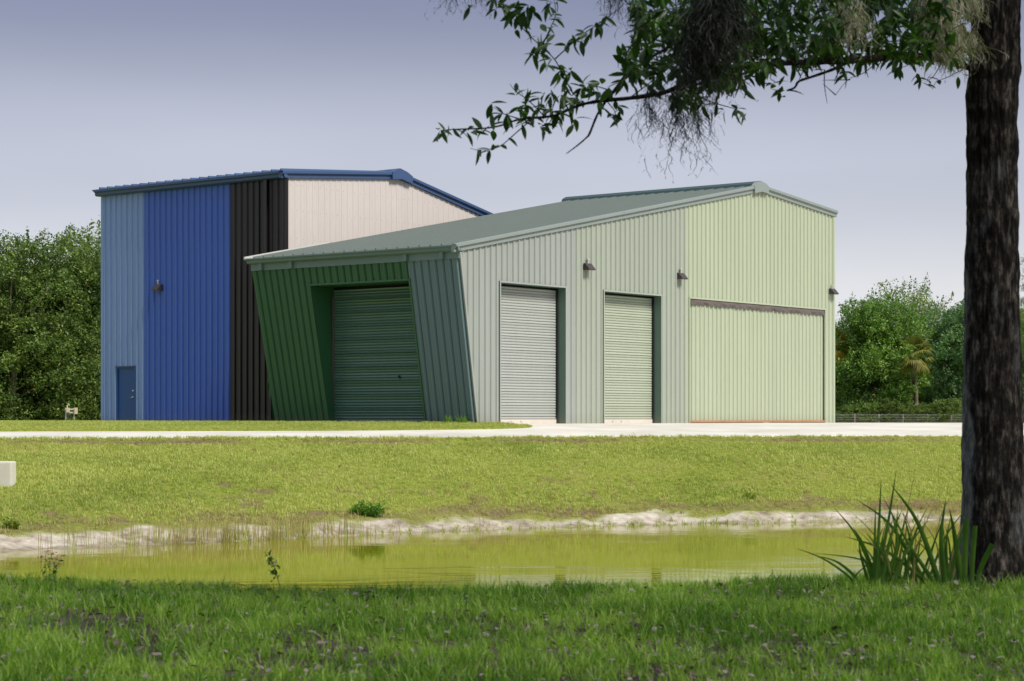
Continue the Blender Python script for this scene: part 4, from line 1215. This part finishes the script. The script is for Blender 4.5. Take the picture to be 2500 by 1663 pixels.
# crown above the frame: it shades the bank
up_l = []
for k in range(2100):
    a_ = leafrand.random() * 6.28; r_ = math.sqrt(leafrand.random())
    x = 3.4 + 8.0 * r_ * math.cos(a_); y = 11.5 + 8.0 * r_ * math.sin(a_)
    zlow = EYE + 0.212 * max(y, 0) + 0.55
    z = zlow + 0.2 + leafrand.random() * 3.6 * (1.05 - r_ * 0.6)
    if math.hypot(x - OX, y - OY) > 0.5: up_l += rosette((x, y, z), 6, 0.21)
V1, F1 = join_leaves(rest)
o = link('crown', fast_mesh('crown', V1, F1, M['leaf_oak'], True), oak); tag(o, kind='stuff')
crown = o
V2, F2 = join_leaves(up_l)
o2 = link('crown', fast_mesh('upper_crown', V2, F2, M['leaf_oak'], True), oak); tag(o2, kind='stuff')
for k in range(9):
    a_ = k * 0.7 + 0.2
    L_ = 6.0
    p = [Vector((OX, OY, 3.6 + 0.2 * k)), Vector((OX + math.cos(a_) * 2, OY + math.sin(a_) * 2 - 0.3, 4.9 + 0.2 * k)), Vector((OX + math.cos(a_) * L_ * 0.8, OY + math.sin(a_) * L_ * 0.8 - 1, 5.6 + 0.2 * k + 0.1 * L_))]
    MB().tube(p, [0.09, 0.06, 0.02], 8).build('limb', M['bark'], oak, True)
for i, m_ in enumerate(own):
    l = bpy.data.objects.new('leaf', leaf_mes[i % len(leaf_mes)]); COL.objects.link(l)
    l.parent = crown; l.matrix_parent_inverse = world_of(crown).inverted(); l.matrix_basis = m_

# ------------------------------------------------------------------ spanish moss
def moss(name, label, mat, roots, seed, wid=0.0035, curl=0.02):
    """roots: list of (px, py_top, py_bottom, Y, half width px, strands)"""
    r = np.random.default_rng(seed)
    V, F = [], []
    for (x, y0, y1, Y, hw_, ns) in roots:
        for s in range(ns):
            xx = x + r.normal() * hw_ * 0.55; yy = y0 + (y1 - y0) * 0.45 * r.random()
            ln = (y1 - yy) * (0.3 + 0.7 * r.random() ** 0.8) / FPX * Y
            p = np.array(px(xx, yy, Y + r.normal() * 0.10))
            n = max(5, int(ln / 0.022)); stp = ln / n
            drift = np.array([(x - xx) / FPX * Y / n * 0.6, 0, 0])
            vel = np.zeros(3); pts = [p]
            for k in range(n):
                vel = vel * 0.72 + r.normal(size=3) * curl * 0.55
                p = p + np.array([vel[0], vel[1], -stp + vel[2] * 0.4]) + drift
                pts.append(p)
                if r.random() < 0.3:      # little side curl
                    d = r.normal(size=3); d /= np.linalg.norm(d); q = p + d * 0.03 + np.array([0, 0, -0.012])
                    m0 = (p + q) / 2 + r.normal(size=3) * 0.006
                    i = len(V); w = wid * 0.7
                    V += [p, m0 + np.array([w, 0, 0]), q, m0 - np.array([w, 0, 0])]; F.append((i, i + 1, i + 2, i + 3))
            a0 = r.random() * 3.14
            i0 = len(V)
            for k, q in enumerate(pts):
                w = wid * (1.0 - 0.6 * k / n); a_ = a0 + k * 0.5
                ofs = np.array([math.cos(a_) * w * 0.8 + w * 0.4, math.sin(a_) * w, 0])
                V += [q - ofs, q + ofs]
                if k: i = i0 + 2 * k; F.append((i - 2, i - 1, i + 1, i))
    o = link(name, fast_mesh(name, np.array(V), np.array(F), mat)); tag(o, label, 'spanish moss', 'spanish moss on the oak')
    return o
moss('spanish_moss', 'thick dark spanish moss curtain hanging over the limb in the leaves', M['moss_shade_tint'], [(1745, -70, 190, 12.0, 34, 520), (1705, 60, 235, 12.05, 40, 300), (1770, -60, 110, 12.0, 22, 200)], 1, 0.004, 0.02)
moss('spanish_moss', 'long wispy dark moss tail hanging lowest below the limb', M['moss_shade_tint'], [(1654, 190, 425, 12.6, 8, 60), (1660, 190, 320, 12.6, 15, 60)], 2, 0.003, 0.02)
moss('spanish_moss', 'short wispy moss tuft hanging below the limb near the broken branch', M['moss_shade_tint'], [(1582, 205, 342, 12.6, 12, 60), (1612, 200, 270, 12.6, 18, 36)], 3, 0.003, 0.02)
moss('spanish_moss', 'thin moss fringe hanging beside the long moss tail', M['moss_shade_tint'], [(1703, 225, 365, 12.6, 11, 46), (1735, 215, 290, 12.6, 15, 30)], 4, 0.003, 0.02)
moss('spanish_moss', 'pale grey moss curtain hanging close to the trunk', M['moss'], [(2298, -60, 160, 14.9, 30, 520), (2320, 60, 178, 14.95, 28, 200), (2280, -60, 90, 14.8, 30, 180)], 5, 0.004, 0.014)
moss('spanish_moss', 'pale grey moss strand clinging to the trunk bark', M['moss'], [(2378, -40, 60, 15.36, 12, 110), (2375, 60, 170, 15.38, 10, 70)], 6)
moss('spanish_moss', 'thin grey moss strands hanging in the leaves above the forked twig', M['moss'], [(2085, -20, 140, 13.4, 22, 90), (2055, -40, 90, 13.4, 36, 70)], 7)
moss('spanish_moss', 'faint moss wisp on the outermost upper twig', M['moss_shade_tint'], [(1100, -40, 45, 12.4, 22, 36), (1165, -40, 40, 12.4, 20, 30)], 8, 0.0025)
moss('spanish_moss', 'moss tuft on the twig beside the dark moss curtain', M['moss_shade_tint'], [(1500, -40, 55, 12.5, 30, 80), (1560, 0, 90, 12.6, 30, 70)], 9, 0.0025)

# unseen second oak, added out of the frame so its crown shades the near bank
sh = empty('oak_tree', (9.5, 1.0, -1.0), 'unseen spreading oak added so its wide crown shades the near grass', 'tree')
V3 = []
for k in range(1600):
    a_ = leafrand.random() * 6.28; r_ = math.sqrt(leafrand.random())
    x = 8.0 + 9.0 * r_ * math.cos(a_); y = 8.5 + 7.5 * r_ * math.sin(a_); z = 4.6 + leafrand.random() * 4.5 * (1.1 - r_ * 0.7)
    if z < EYE + 0.212 * max(y, 0) + 0.6: continue
    if 0.5 < y and abs(x) > 40: continue
    V3 += rosette((x, y, z), 6, 0.23)
Va, Fa = join_leaves(V3)
tag(link('crown', fast_mesh('shade_crown', Va, Fa, M['leaf_oak'], True), sh), kind='stuff')
MB().tube([(9.5, 1.0, -1.2), (9.4, 1.2, 1.5), (9.1, 2.0, 4.0), (8.5, 5.0, 6.5)], [0.34, 0.26, 0.22, 0.12], 12).build('trunk', M['bark'], sh, True)

# ================================================================== grass and small plants
def blade_tuft(name, n, h, w, spread, lean, mat, seed):
    r = np.random.default_rng(seed)
    V, F = [], []
    for k in range(n):
        a_ = r.random() * 6.28; rr = spread * math.sqrt(r.random())
        x, y = rr * math.cos(a_), rr * math.sin(a_)
        hh = h * (0.5 + 0.6 * r.random()); d = r.random() * 6.28; ln = lean * (0.3 + r.random())
        dx, dy = math.cos(d) * ln * hh, math.sin(d) * ln * hh
        fx, fy_ = -math.sin(d) * w / 2, math.cos(d) * w / 2
        i = len(V)
        V += [(x - fx, y - fy_, -0.01), (x + fx, y + fy_, -0.01), (x + dx * 0.35 + fx * .8, y + dy * 0.35 + fy_ * .8, hh * 0.55), (x + dx * 0.35 - fx * .8, y + dy * 0.35 - fy_ * .8, hh * 0.55), (x + dx, y + dy, hh)]
        F += [(i, i + 1, i + 2, i + 3), (i + 3, i + 2, i + 4)]
    me = mesh(name, V, F, mat)
    return bpy.data.objects.new(name, me)

def scatter(name, pts, protos, scales, tilt=0.15, seed=1, label=None, kind='stuff'):
    r = np.random.default_rng(seed)
    n = len(pts)
    me = bpy.data.meshes.new(name)
    me.vertices.add(n); me.vertices.foreach_set('co', np.asarray(pts, np.float32).ravel())
    at_ = me.attributes.new('sc', 'FLOAT', 'POINT'); at_.data.foreach_set('value', np.asarray(scales, np.float32))
    rot = np.stack([r.normal(size=n) * tilt, r.normal(size=n) * tilt, r.random(n) * 6.283], 1).astype(np.float32)
    ar = me.attributes.new('rot', 'FLOAT_VECTOR', 'POINT'); ar.data.foreach_set('vector', rot.ravel())
    ai = me.attributes.new('pick', 'INT', 'POINT'); ai.data.foreach_set('value', r.integers(0, len(protos), n).astype(np.int32))
    o = link(name, me); tag(o, label, None, None, kind)
    ng = bpy.data.node_groups.new(name, 'GeometryNodeTree')
    ng.interface.new_socket('Geometry', in_out='INPUT', socket_type='NodeSocketGeometry')
    ng.interface.new_socket('Geometry', in_out='OUTPUT', socket_type='NodeSocketGeometry')
    gi = ng.nodes.new('NodeGroupInput'); go = ng.nodes.new('NodeGroupOutput')
    iop = ng.nodes.new('GeometryNodeInstanceOnPoints')
    jg = ng.nodes.new('GeometryNodeJoinGeometry')
    for p in reversed(protos):
        oi = ng.nodes.new('GeometryNodeObjectInfo'); oi.inputs['Object'].default_value = p; oi.inputs['As Instance'].default_value = True
        ng.links.new(oi.outputs['Geometry'], jg.inputs[0])
    def attr(nm, dt):
        a_ = ng.nodes.new('GeometryNodeInputNamedAttribute'); a_.data_type = dt; a_.inputs['Name'].default_value = nm
        return a_.outputs['Attribute']
    ng.links.new(gi.outputs[0], iop.inputs['Points']); ng.links.new(jg.outputs[0], iop.inputs['Instance'])
    iop.inputs['Pick Instance'].default_value = True
    ng.links.new(attr('pick', 'INT'), iop.inputs['Instance Index'])
    ng.links.new(attr('rot', 'FLOAT_VECTOR'), iop.inputs['Rotation'])
    ng.links.new(attr('sc', 'FLOAT'), iop.inputs['Scale'])
    ng.links.new(iop.outputs[0], go.inputs[0])
    md = o.modifiers.new('scatter', 'NODES'); md.node_group = ng
    return o

def lay(X, Y, lift=0.0):
    return np.stack([X, Y, ground_z(X, Y) + lift], 1)

# far lawn
farp = [blade_tuft('far_tuft', 16, 0.085, 0.013, 0.09, 0.5, M['far_grass'], 100 + k) for k in range(5)]
n = 90000
X = rng.uniform(-19, 20, n); Y = rng.uniform(36, 62, n)
t = (Y - y_shore(X)) / (y_drive(X) - y_shore(X))
edge = 0.085 + 0.04 * vnoise(X, Y, 0.45, 1) + 0.05 * vnoise(X, Y, 1.7, 2)
dens = np.clip((t - edge) / 0.16, 0, 1) * np.where((t < 0.45) & (vnoise(X, Y, 1.1, 2) > 0.42), 0.35, 1) * np.where(np.abs(t - 0.935) < 0.014, np.clip(0.12 - vnoise(X, Y, 0.4, 5), 0, 1), 1) * np.clip(1.25 + 0.9 * vnoise(X, Y, 0.7, 3), 0.25, 1)
frx = np.abs(X / Y) < 0.275
keep = (rng.random(n) < dens) & (t < 0.992) & frx
X, Y, t = X[keep], Y[keep], t[keep]
scatter('lawn_grass', lay(X, Y), farp, (0.6 + 0.7 * rng.random(len(X))) * (0.85 + 0.35 * vnoise(X, Y, 0.4, 2)), 0.2, 3)
# brown dry tufts: along the drive edge and above the sand
bp = [blade_tuft('dry_tuft', 14, 0.10, 0.010, 0.08, 0.7, M['brown_grass'], 120 + k) for k in range(4)]
n = 26000
X = rng.uniform(-19, 20, n); Y = rng.uniform(36, 62, n); t = (Y - y_shore(X)) / (y_drive(X) - y_shore(X))
edge = 0.085 + 0.04 * vnoise(X, Y, 0.45, 1) + 0.05 * vnoise(X, Y, 1.7, 2)
d = np.maximum(np.clip(1 - np.abs(t - edge - 0.03) / 0.05, 0, 1) * 0.8, 0.7 * np.clip(1 - np.abs(t - 0.95) / 0.02, 0, 1) * np.clip(0.5 + vnoise(X, Y, 0.4, 5), 0, 1))
d = np.maximum(d, (0.05 + 0.16 * np.clip((0.45 - t) / 0.3, 0, 1) + 0.35 * np.clip((vnoise(X, Y * 2.2, 0.22, 4) - 0.15) / 0.4, 0, 1)) * (t > 0.1))
keep = (rng.random(n) < d) & (t < 0.99) & (np.abs(X / Y) < 0.275)
scatter('dry_grass', lay(X[keep], Y[keep]), bp, 0.5 + 0.8 * rng.random(keep.sum()), 0.25, 4)
# verge
n = 46000
X = rng.uniform(-22, 0.62, n); Y = rng.uniform(56, 100, n)
f0, f1 = verge_y(X)
q = C0 + Vector((0, 0))
rel = np.stack([X - C0.x, Y - C0.y], 1); aa = rel @ np.array(FV); gg = rel @ np.array(GV)
inb = ((aa > 0) & (aa < 9.0) & (gg > -0.02)) | ((aa > AB0) & (aa < AB1) & (gg > GB - 0.05))
keep = (Y > f0 + 0.02) & (Y < f1) & ~inb & (np.abs(X / Y) < 0.275)
X, Y = X[keep], Y[keep]
scatter('verge_grass', np.stack([X, Y, ground_z(X, Y, False) + 0.07], 1), farp, 0.35 + 0.45 * rng.random(len(X)), 0.2, 6)
# tall tuft at the foot of the leaning corner
wp = [blade_tuft('weed_tuft', 26, 0.34, 0.018, 0.10, 0.5, M['weed'], 140 + k) for k in range(3)]
c = P(0.35, -0.35, 0)
scatter('corner_weeds', [(c[0] + random.uniform(-0.45, 0.35), c[1] + random.uniform(-0.15, 0.15), 0.05) for _ in range(10)], wp, [random.uniform(0.5, 0.9) for _ in range(10)], 0.1, 7)
c = rack.location
scatter('rack_weeds', [(c.x + random.uniform(-0.15, 0.45), c.y - 0.1 + random.uniform(-0.1, 0.1), c.z) for _ in range(10)], wp, [random.uniform(0.6, 1.0) for _ in range(10)], 0.1, 8)

# near bank grass
nearp = [blade_tuft('near_tuft', 7, 0.14, 0.0095, 0.04, 0.65, M['near_grass'], 160 + k) for k in range(7)]
n = 30000
X = rng.uniform(-4.7, 5.2, n); Y = rng.uniform(7.5, 16.2, n)
cl = vnoise(X, Y, 2.2, 3); cl2 = vnoise(X, Y, 0.7, 1)
dens = np.clip(0.74 + 0.9 * cl + 0.4 * cl2 + np.clip((Y - 12.8) / 2.5, 0, 0.7), 0.05, 1)
keep = (rng.random(n) < dens) & (np.abs(X / Y) < 0.30) & ~((np.hypot(X - OX, Y - OY) < 0.24))
X, Y = X[keep], Y[keep]
scatter('near_grass', lay(X, Y), nearp, (0.5 + 0.55 * rng.random(len(X))) * (0.8 + 0.35 * np.clip(vnoise(X, Y, 0.9, 2), -0.6, 1)), 0.25, 9)
# dead leaves
V, F = [], []
def dead_leaf(p, s, rz, seed):
    r = random.Random(seed); v, f = leaf_shapes[seed % 5]
    Mx = Matrix.Translation(p) @ Euler((r.uniform(-0.6, 0.6), r.uniform(-0.6, 0.6), rz)).to_matrix().to_4x4() @ Matrix.Scale(s, 4) @ Matrix.Diagonal((1, 1.5, 1, 1))
    return Mx
ms = []
for k in range(8000):
    x = random.uniform(-4.5, 5); y = random.uniform(7.8, 15.4)
    if abs(x / y) > 0.29 or vnoise(np.array([x]), np.array([y]), 2.2, 3)[0] > 0.75: continue
    ms.append(dead_leaf((x, y, gz(x, y) + random.uniform(0.005, 0.06)), random.uniform(0.025, 0.06), random.uniform(0, 6.28), k))
V, F = join_leaves(ms)
tag(link('leaf_litter', fast_mesh('leaf_litter', V, F, M['litter'], True)), kind='stuff')
# one big rust-brown leaf near the sword plant
bl = px(2060, 1465, 12.2)
bl.z = gz(bl.x, bl.y) + 0.06
rustm = paint('rust_leaf', (0.16, 0.04, 0.012), 0.7, 0.2)
lm = mesh('fallen_leaf', *leaf_shapes[1], rustm, True)
fl_ = link('fallen_leaf', lm); fl_.location = bl; fl_.rotation_euler = (0.5, 0.1, 3.0); fl_.scale = (0.15, 0.22, 0.15)
tag(fl_, 'rust brown fallen leaf lying on the near grass below the sword plant', 'leaf')

# sword-leaved plant by the trunk
SY = 15.3
sb = px(2200, 1400, SY); sz = gz(sb.x, SY)
sword = empty('sword_leaf_plant', (sb.x, SY, sz), 'clump of long sword shaped green leaves beside the oak trunk', 'plant')
def blade(pts, w, cut=False, mat='sword', fold=0.25):
    p = pathpts(pts, 6); n = len(p)
    V, F = [], []
    for i, q in enumerate(p):
        t = i / (n - 1)
        d = (p[min(i + 1, n - 1)] - p[max(i - 1, 0)]).normalized()
        side = d.cross(Vector((0.12, 1, 0.2))).normalized()
        ww = w * (0.75 + 0.25 * math.sin(t * 2.2)) if cut else w * (1 - t ** 2.4) * (0.8 + 0.2 * math.sin(t * 3)) + 0.0008
        nrm = side.cross(d)
        V += [q - side * ww / 2 + nrm * ww * fold, q, q + side * ww / 2 + nrm * ww * fold]
        if i:
            k = 3 * (i - 1); F += [(k, k + 1, k + 4, k + 3), (k + 1, k + 2, k + 5, k + 4)]
    o = link('leaf', mesh('leaf', V, F, M[mat], True), sword)
    return o
def zr(x, y): return (1900 + x / 3.92, 1080 + y / 3.92)
def bl_(base, mid, tip, w, cut=False, mat='sword', dY=0.0):
    b0 = zr(*base); m0 = zr(*mid); t0 = zr(*tip)
    Yb = SY + dY
    g_ = gz((b0[0] - CX) / FPX * Yb, Yb)
    yb = HY + (EYE - g_) / FPX ** 0 * 0 + HY * 0 + (EYE - g_) * FPX / Yb
    blade([(b0[0] - (m0[0] - b0[0]) * 0.15, HY * 0 + (HY + (EYE - g_) * FPX / Yb) , Yb), (b0[0], b0[1], Yb), (m0[0], m0[1], Yb - 0.05), (t0[0], t0[1], Yb - 0.1)], w / 3.92 / FPX * SY, cut, mat)
blist = [((935, 1290), (965, 800), (985, 340), 42), ((955, 1290), (1060, 720), (1130, 260), 40), ((1390, 1310), (1080, 800), (750, 550), 48), ((1520, 1280), (1330, 760), (1075, 400), 60), ((1370, 1300), (1010, 1030), (630, 900), 44),
         ((690, 1300), (440, 1120), (160, 1010), 26), ((735, 1290), (570, 1150), (390, 1090), 34), ((1170, 1290), (780, 1120), (330, 1060), 26), ((1590, 1280), (1560, 900), (1605, 540), 62), ((1740, 1280), (1690, 900), (1640, 640), 70),
         ((1000, 1290), (1080, 900), (1190, 640), 44), ((1040, 1290), (1140, 950), (1060, 600), 40), ((1080, 1290), (1180, 880), (1240, 640), 36), ((1460, 1300), (1240, 960), (1000, 520), 44), ((980, 1290), (1000, 980), (1110, 720), 36),
         ((1130, 1290), (1250, 1000), (1420, 760), 34), ((1620, 1280), (1610, 950), (1650, 720), 34), ((1660, 1280), (1640, 1000), (1600, 800), 30), ((850, 1300), (790, 1080), (770, 940), 34), ((1380, 1290), (1480, 1000), (1610, 640), 30), ((740, 1280), (850, 1170), (930, 1060), 16), ((905, 1290), (940, 1000), (1010, 800), 34)]
for i, (b0, m0, t0, w) in enumerate(blist): bl_(b0, m0, t0, w, False, 'sword', 0.05 * ((i * 7) % 5 - 2))
for b0, m0, t0, w in (((1785, 1280), (1790, 1000), (1800, 745), 56), ((1855, 1270), (1868, 1020), (1888, 800), 46), ((1925, 1255), (1985, 1110), (2050, 975), 48)): bl_(b0, m0, t0, w, True, 'sword', -0.2)
for b0, m0, t0, w in (((1300, 1290), (1330, 1000), (1540, 470), 16), ((1210, 1290), (1235, 700), (1310, 260), 14), ((1420, 1290), (1560, 700), (1690, 480), 12), ((1240, 1290), (1280, 900), (1180, 650), 22), ((1330, 1290), (1320, 1000), (1470, 900), 30), ((1500, 1290), (1430, 1050), (1250, 880), 26), ((1560, 1290), (1510, 960), (1360, 740), 20), ((1660, 1290), (1640, 1130), (1500, 950), 18)):
    bl_(b0, m0, t0, w, False, 'sword_dry', 0.15)
rs_ = random.Random(4)
for k in range(34):
    bx = rs_.uniform(880, 1700); ln = rs_.uniform(250, 720); sl = rs_.uniform(-0.75, 0.6)
    tx, ty = bx + sl * ln, 1290 - ln
    bl_((bx, 1290), (bx + sl * ln * 0.42, 1290 - ln * 0.58), (tx, ty), rs_.uniform(14, 36), False, 'sword_dry' if k % 4 == 0 else 'sword', rs_.uniform(-0.1, 0.3))
bl_((1540, 1290), (1540, 420), (1512, 130), 5, False, 'sword_dry', 0.1)

# leafy weed on the far shore
def leafy(name, center, w, h, n, leaf, mat, label, cat, seed):
    r = np.random.default_rng(seed)
    root = empty(name, center, label, cat)
    mb = MB(); pts = []
    for k in range(n):
        a_ = r.random() * 6.28; rr = math.sqrt(r.random())
        tip = Vector((center[0] + w * rr * math.cos(a_), center[1] + w * 0.6 * rr * math.sin(a_), center[2] + h * (0.45 + 0.6 * r.random()) * (1.1 - 0.5 * rr)))
        b0 = Vector(center) + Vector((tip.x - center[0], tip.y - center[1], 0)) * 0.4
        mb.tube([b0 - Vector((0, 0, 0.05)), b0.lerp(tip, 0.5) + Vector((0, 0, 0.03)), tip], [0.008, 0.006, 0.003], 4)
        for q in range(16): pts.append(np.array(b0.lerp(tip, 0.25 + 0.75 * q / 15)) + r.normal(size=3) * leaf * 0.45)
    mb.build('stem', mat, root)
    V, F = leaf_quads(np.array(pts), leaf, aspect=0.3, seed=seed)
    link('foliage', fast_mesh('foliage', V, F, mat), root)
    return root
sX = (898 - CX) / FPX * 44.1
leafy('shore_weed', (sX, 44.1, gz(sX, 44.1)), 0.42, 0.32, 60, 0.09, M['weed'], 'leafy bright green weed clump on the far sandy shore', 'plant', 77)
sX = (25 - CX) / FPX * 39.0
leafy('shore_weed', (sX, 39.0, gz(sX, 39.0)), 0.16, 0.34, 14, 0.09, M['far_grass'], 'small yellow green weed on the far lawn above the sand', 'plant', 78)
sX = (1828 - CX) / FPX * 49.4
leafy('shore_weed', (sX, 49.4, gz(sX, 49.4)), 0.22, 0.22, 20, 0.06, M['far_grass'], 'small yellowish weed at the foot of the lawn near the reeds', 'plant', 79)

# dry reeds standing in the shallows, sprouts further along
rp = [blade_tuft('reed_stalks', 9, 0.55, 0.010, 0.16, 0.22, M['brown_grass'], 180 + k) for k in range(4)]
gp_ = [blade_tuft('reed_green', 7, 0.5, 0.010, 0.16, 0.22, M['far_grass'], 190 + k) for k in range(2)]
Xs, Ys = [], []
r = np.random.default_rng(31)
for k in range(210):
    x = r.normal(560, 170); X_ = (x - CX) / FPX * 41.0
    Xs.append(X_); Ys.append(float(y_shore(X_)) + r.normal() * 0.35 + 0.1)
Xs, Ys = np.array(Xs), np.array(Ys)
scatter('dry_reeds', np.stack([Xs, Ys, np.maximum(ground_z(Xs, Ys), WATER - 0.1)], 1), rp + gp_, 0.5 + 0.6 * r.random(len(Xs)), 0.06, 11)
sp_ = [blade_tuft('sprouts', 6, 0.16, 0.014, 0.05, 0.7, M['far_grass'], 200 + k) for k in range(3)]
Xs = r.uniform(-5.5, 11, 420); Ys = y_shore(Xs) + r.normal(size=420) * 0.22 - 0.1
scatter('shore_sprouts', np.stack([Xs, Ys, np.maximum(ground_z(Xs, Ys), WATER - 0.05)], 1), sp_, 0.35 + 0.7 * r.random(420), 0.2, 12)

# pink flower stalks and the leafy stem on the near bank edge
def flower(x, y, Y):
    top = px(x, y, Y); g_ = gz(top.x, Y)
    root = empty('wildflower', (top.x, Y, g_), 'pink headed wildflower rising from the near bank grass', 'flower')
    mb = MB(); r = np.random.default_rng(6); heads = []; lv = []
    for k, (dx, dy) in enumerate(((-20, 8), (-8, -6), (5, 0), (16, 12), (28, 4), (24, 26), (10, 22))):
        p = px(x + dx * 1.0, y + dy, Y + 0.02 * k)
        b0 = Vector((top.x + 0.01 * k - 0.03, Y, g_))
        mb.tube([b0, b0.lerp(p, 0.6) + Vector((0.006 * (k - 3), 0, 0)), p], [0.0025, 0.002, 0.0015], 5)
        heads.append(np.array(p) + r.normal(size=(26, 3)) * np.array([0.016, 0.016, 0.006]))
        for q in range(7): lv.append(np.array(b0.lerp(p, 0.35 + 0.08 * q)) + r.normal(size=3) * 0.012)
    mb.build('stem', M['weed'], root)
    V, F = leaf_quads(np.concatenate(heads), 0.016, seed=3); link('flower_head', fast_mesh('flower_head', V, F, M['flower']), root)
    V, F = leaf_quads(np.array(lv), 0.035, aspect=0.35, seed=4); link('foliage', fast_mesh('foliage', V, F, M['sword']), root)
flower(122, 1352, 15.0)
def stemweed(x0, y0, x1, y1, Y, label):
    p0 = px(x0, y0, Y); p1 = px(x1, y1, Y); p0.z = gz(p0.x, Y)
    root = empty('leafy_stem', p0, label, 'plant')
    mb = MB(); mb.tube([p0, p0.lerp(p1, 0.6) + Vector((0.01, 0, 0.01)), p1], [0.004, 0.003, 0.002], 5); mb.build('stem', M['sword'], root)
    r = np.random.default_rng(8); c = []
    for q in range(46):
        t = 0.45 + 0.55 * q / 45; c.append(np.array(p0.lerp(p1, t)) + r.normal(size=3) * 0.018)
    V, F = leaf_quads(np.array(c), 0.05, aspect=0.3, seed=12); link('foliage', fast_mesh('foliage', V, F, M['sword']), root)
stemweed(690, 1400, 655, 1350, 15.0, 'dark leafy stem leaning over the near bank edge')
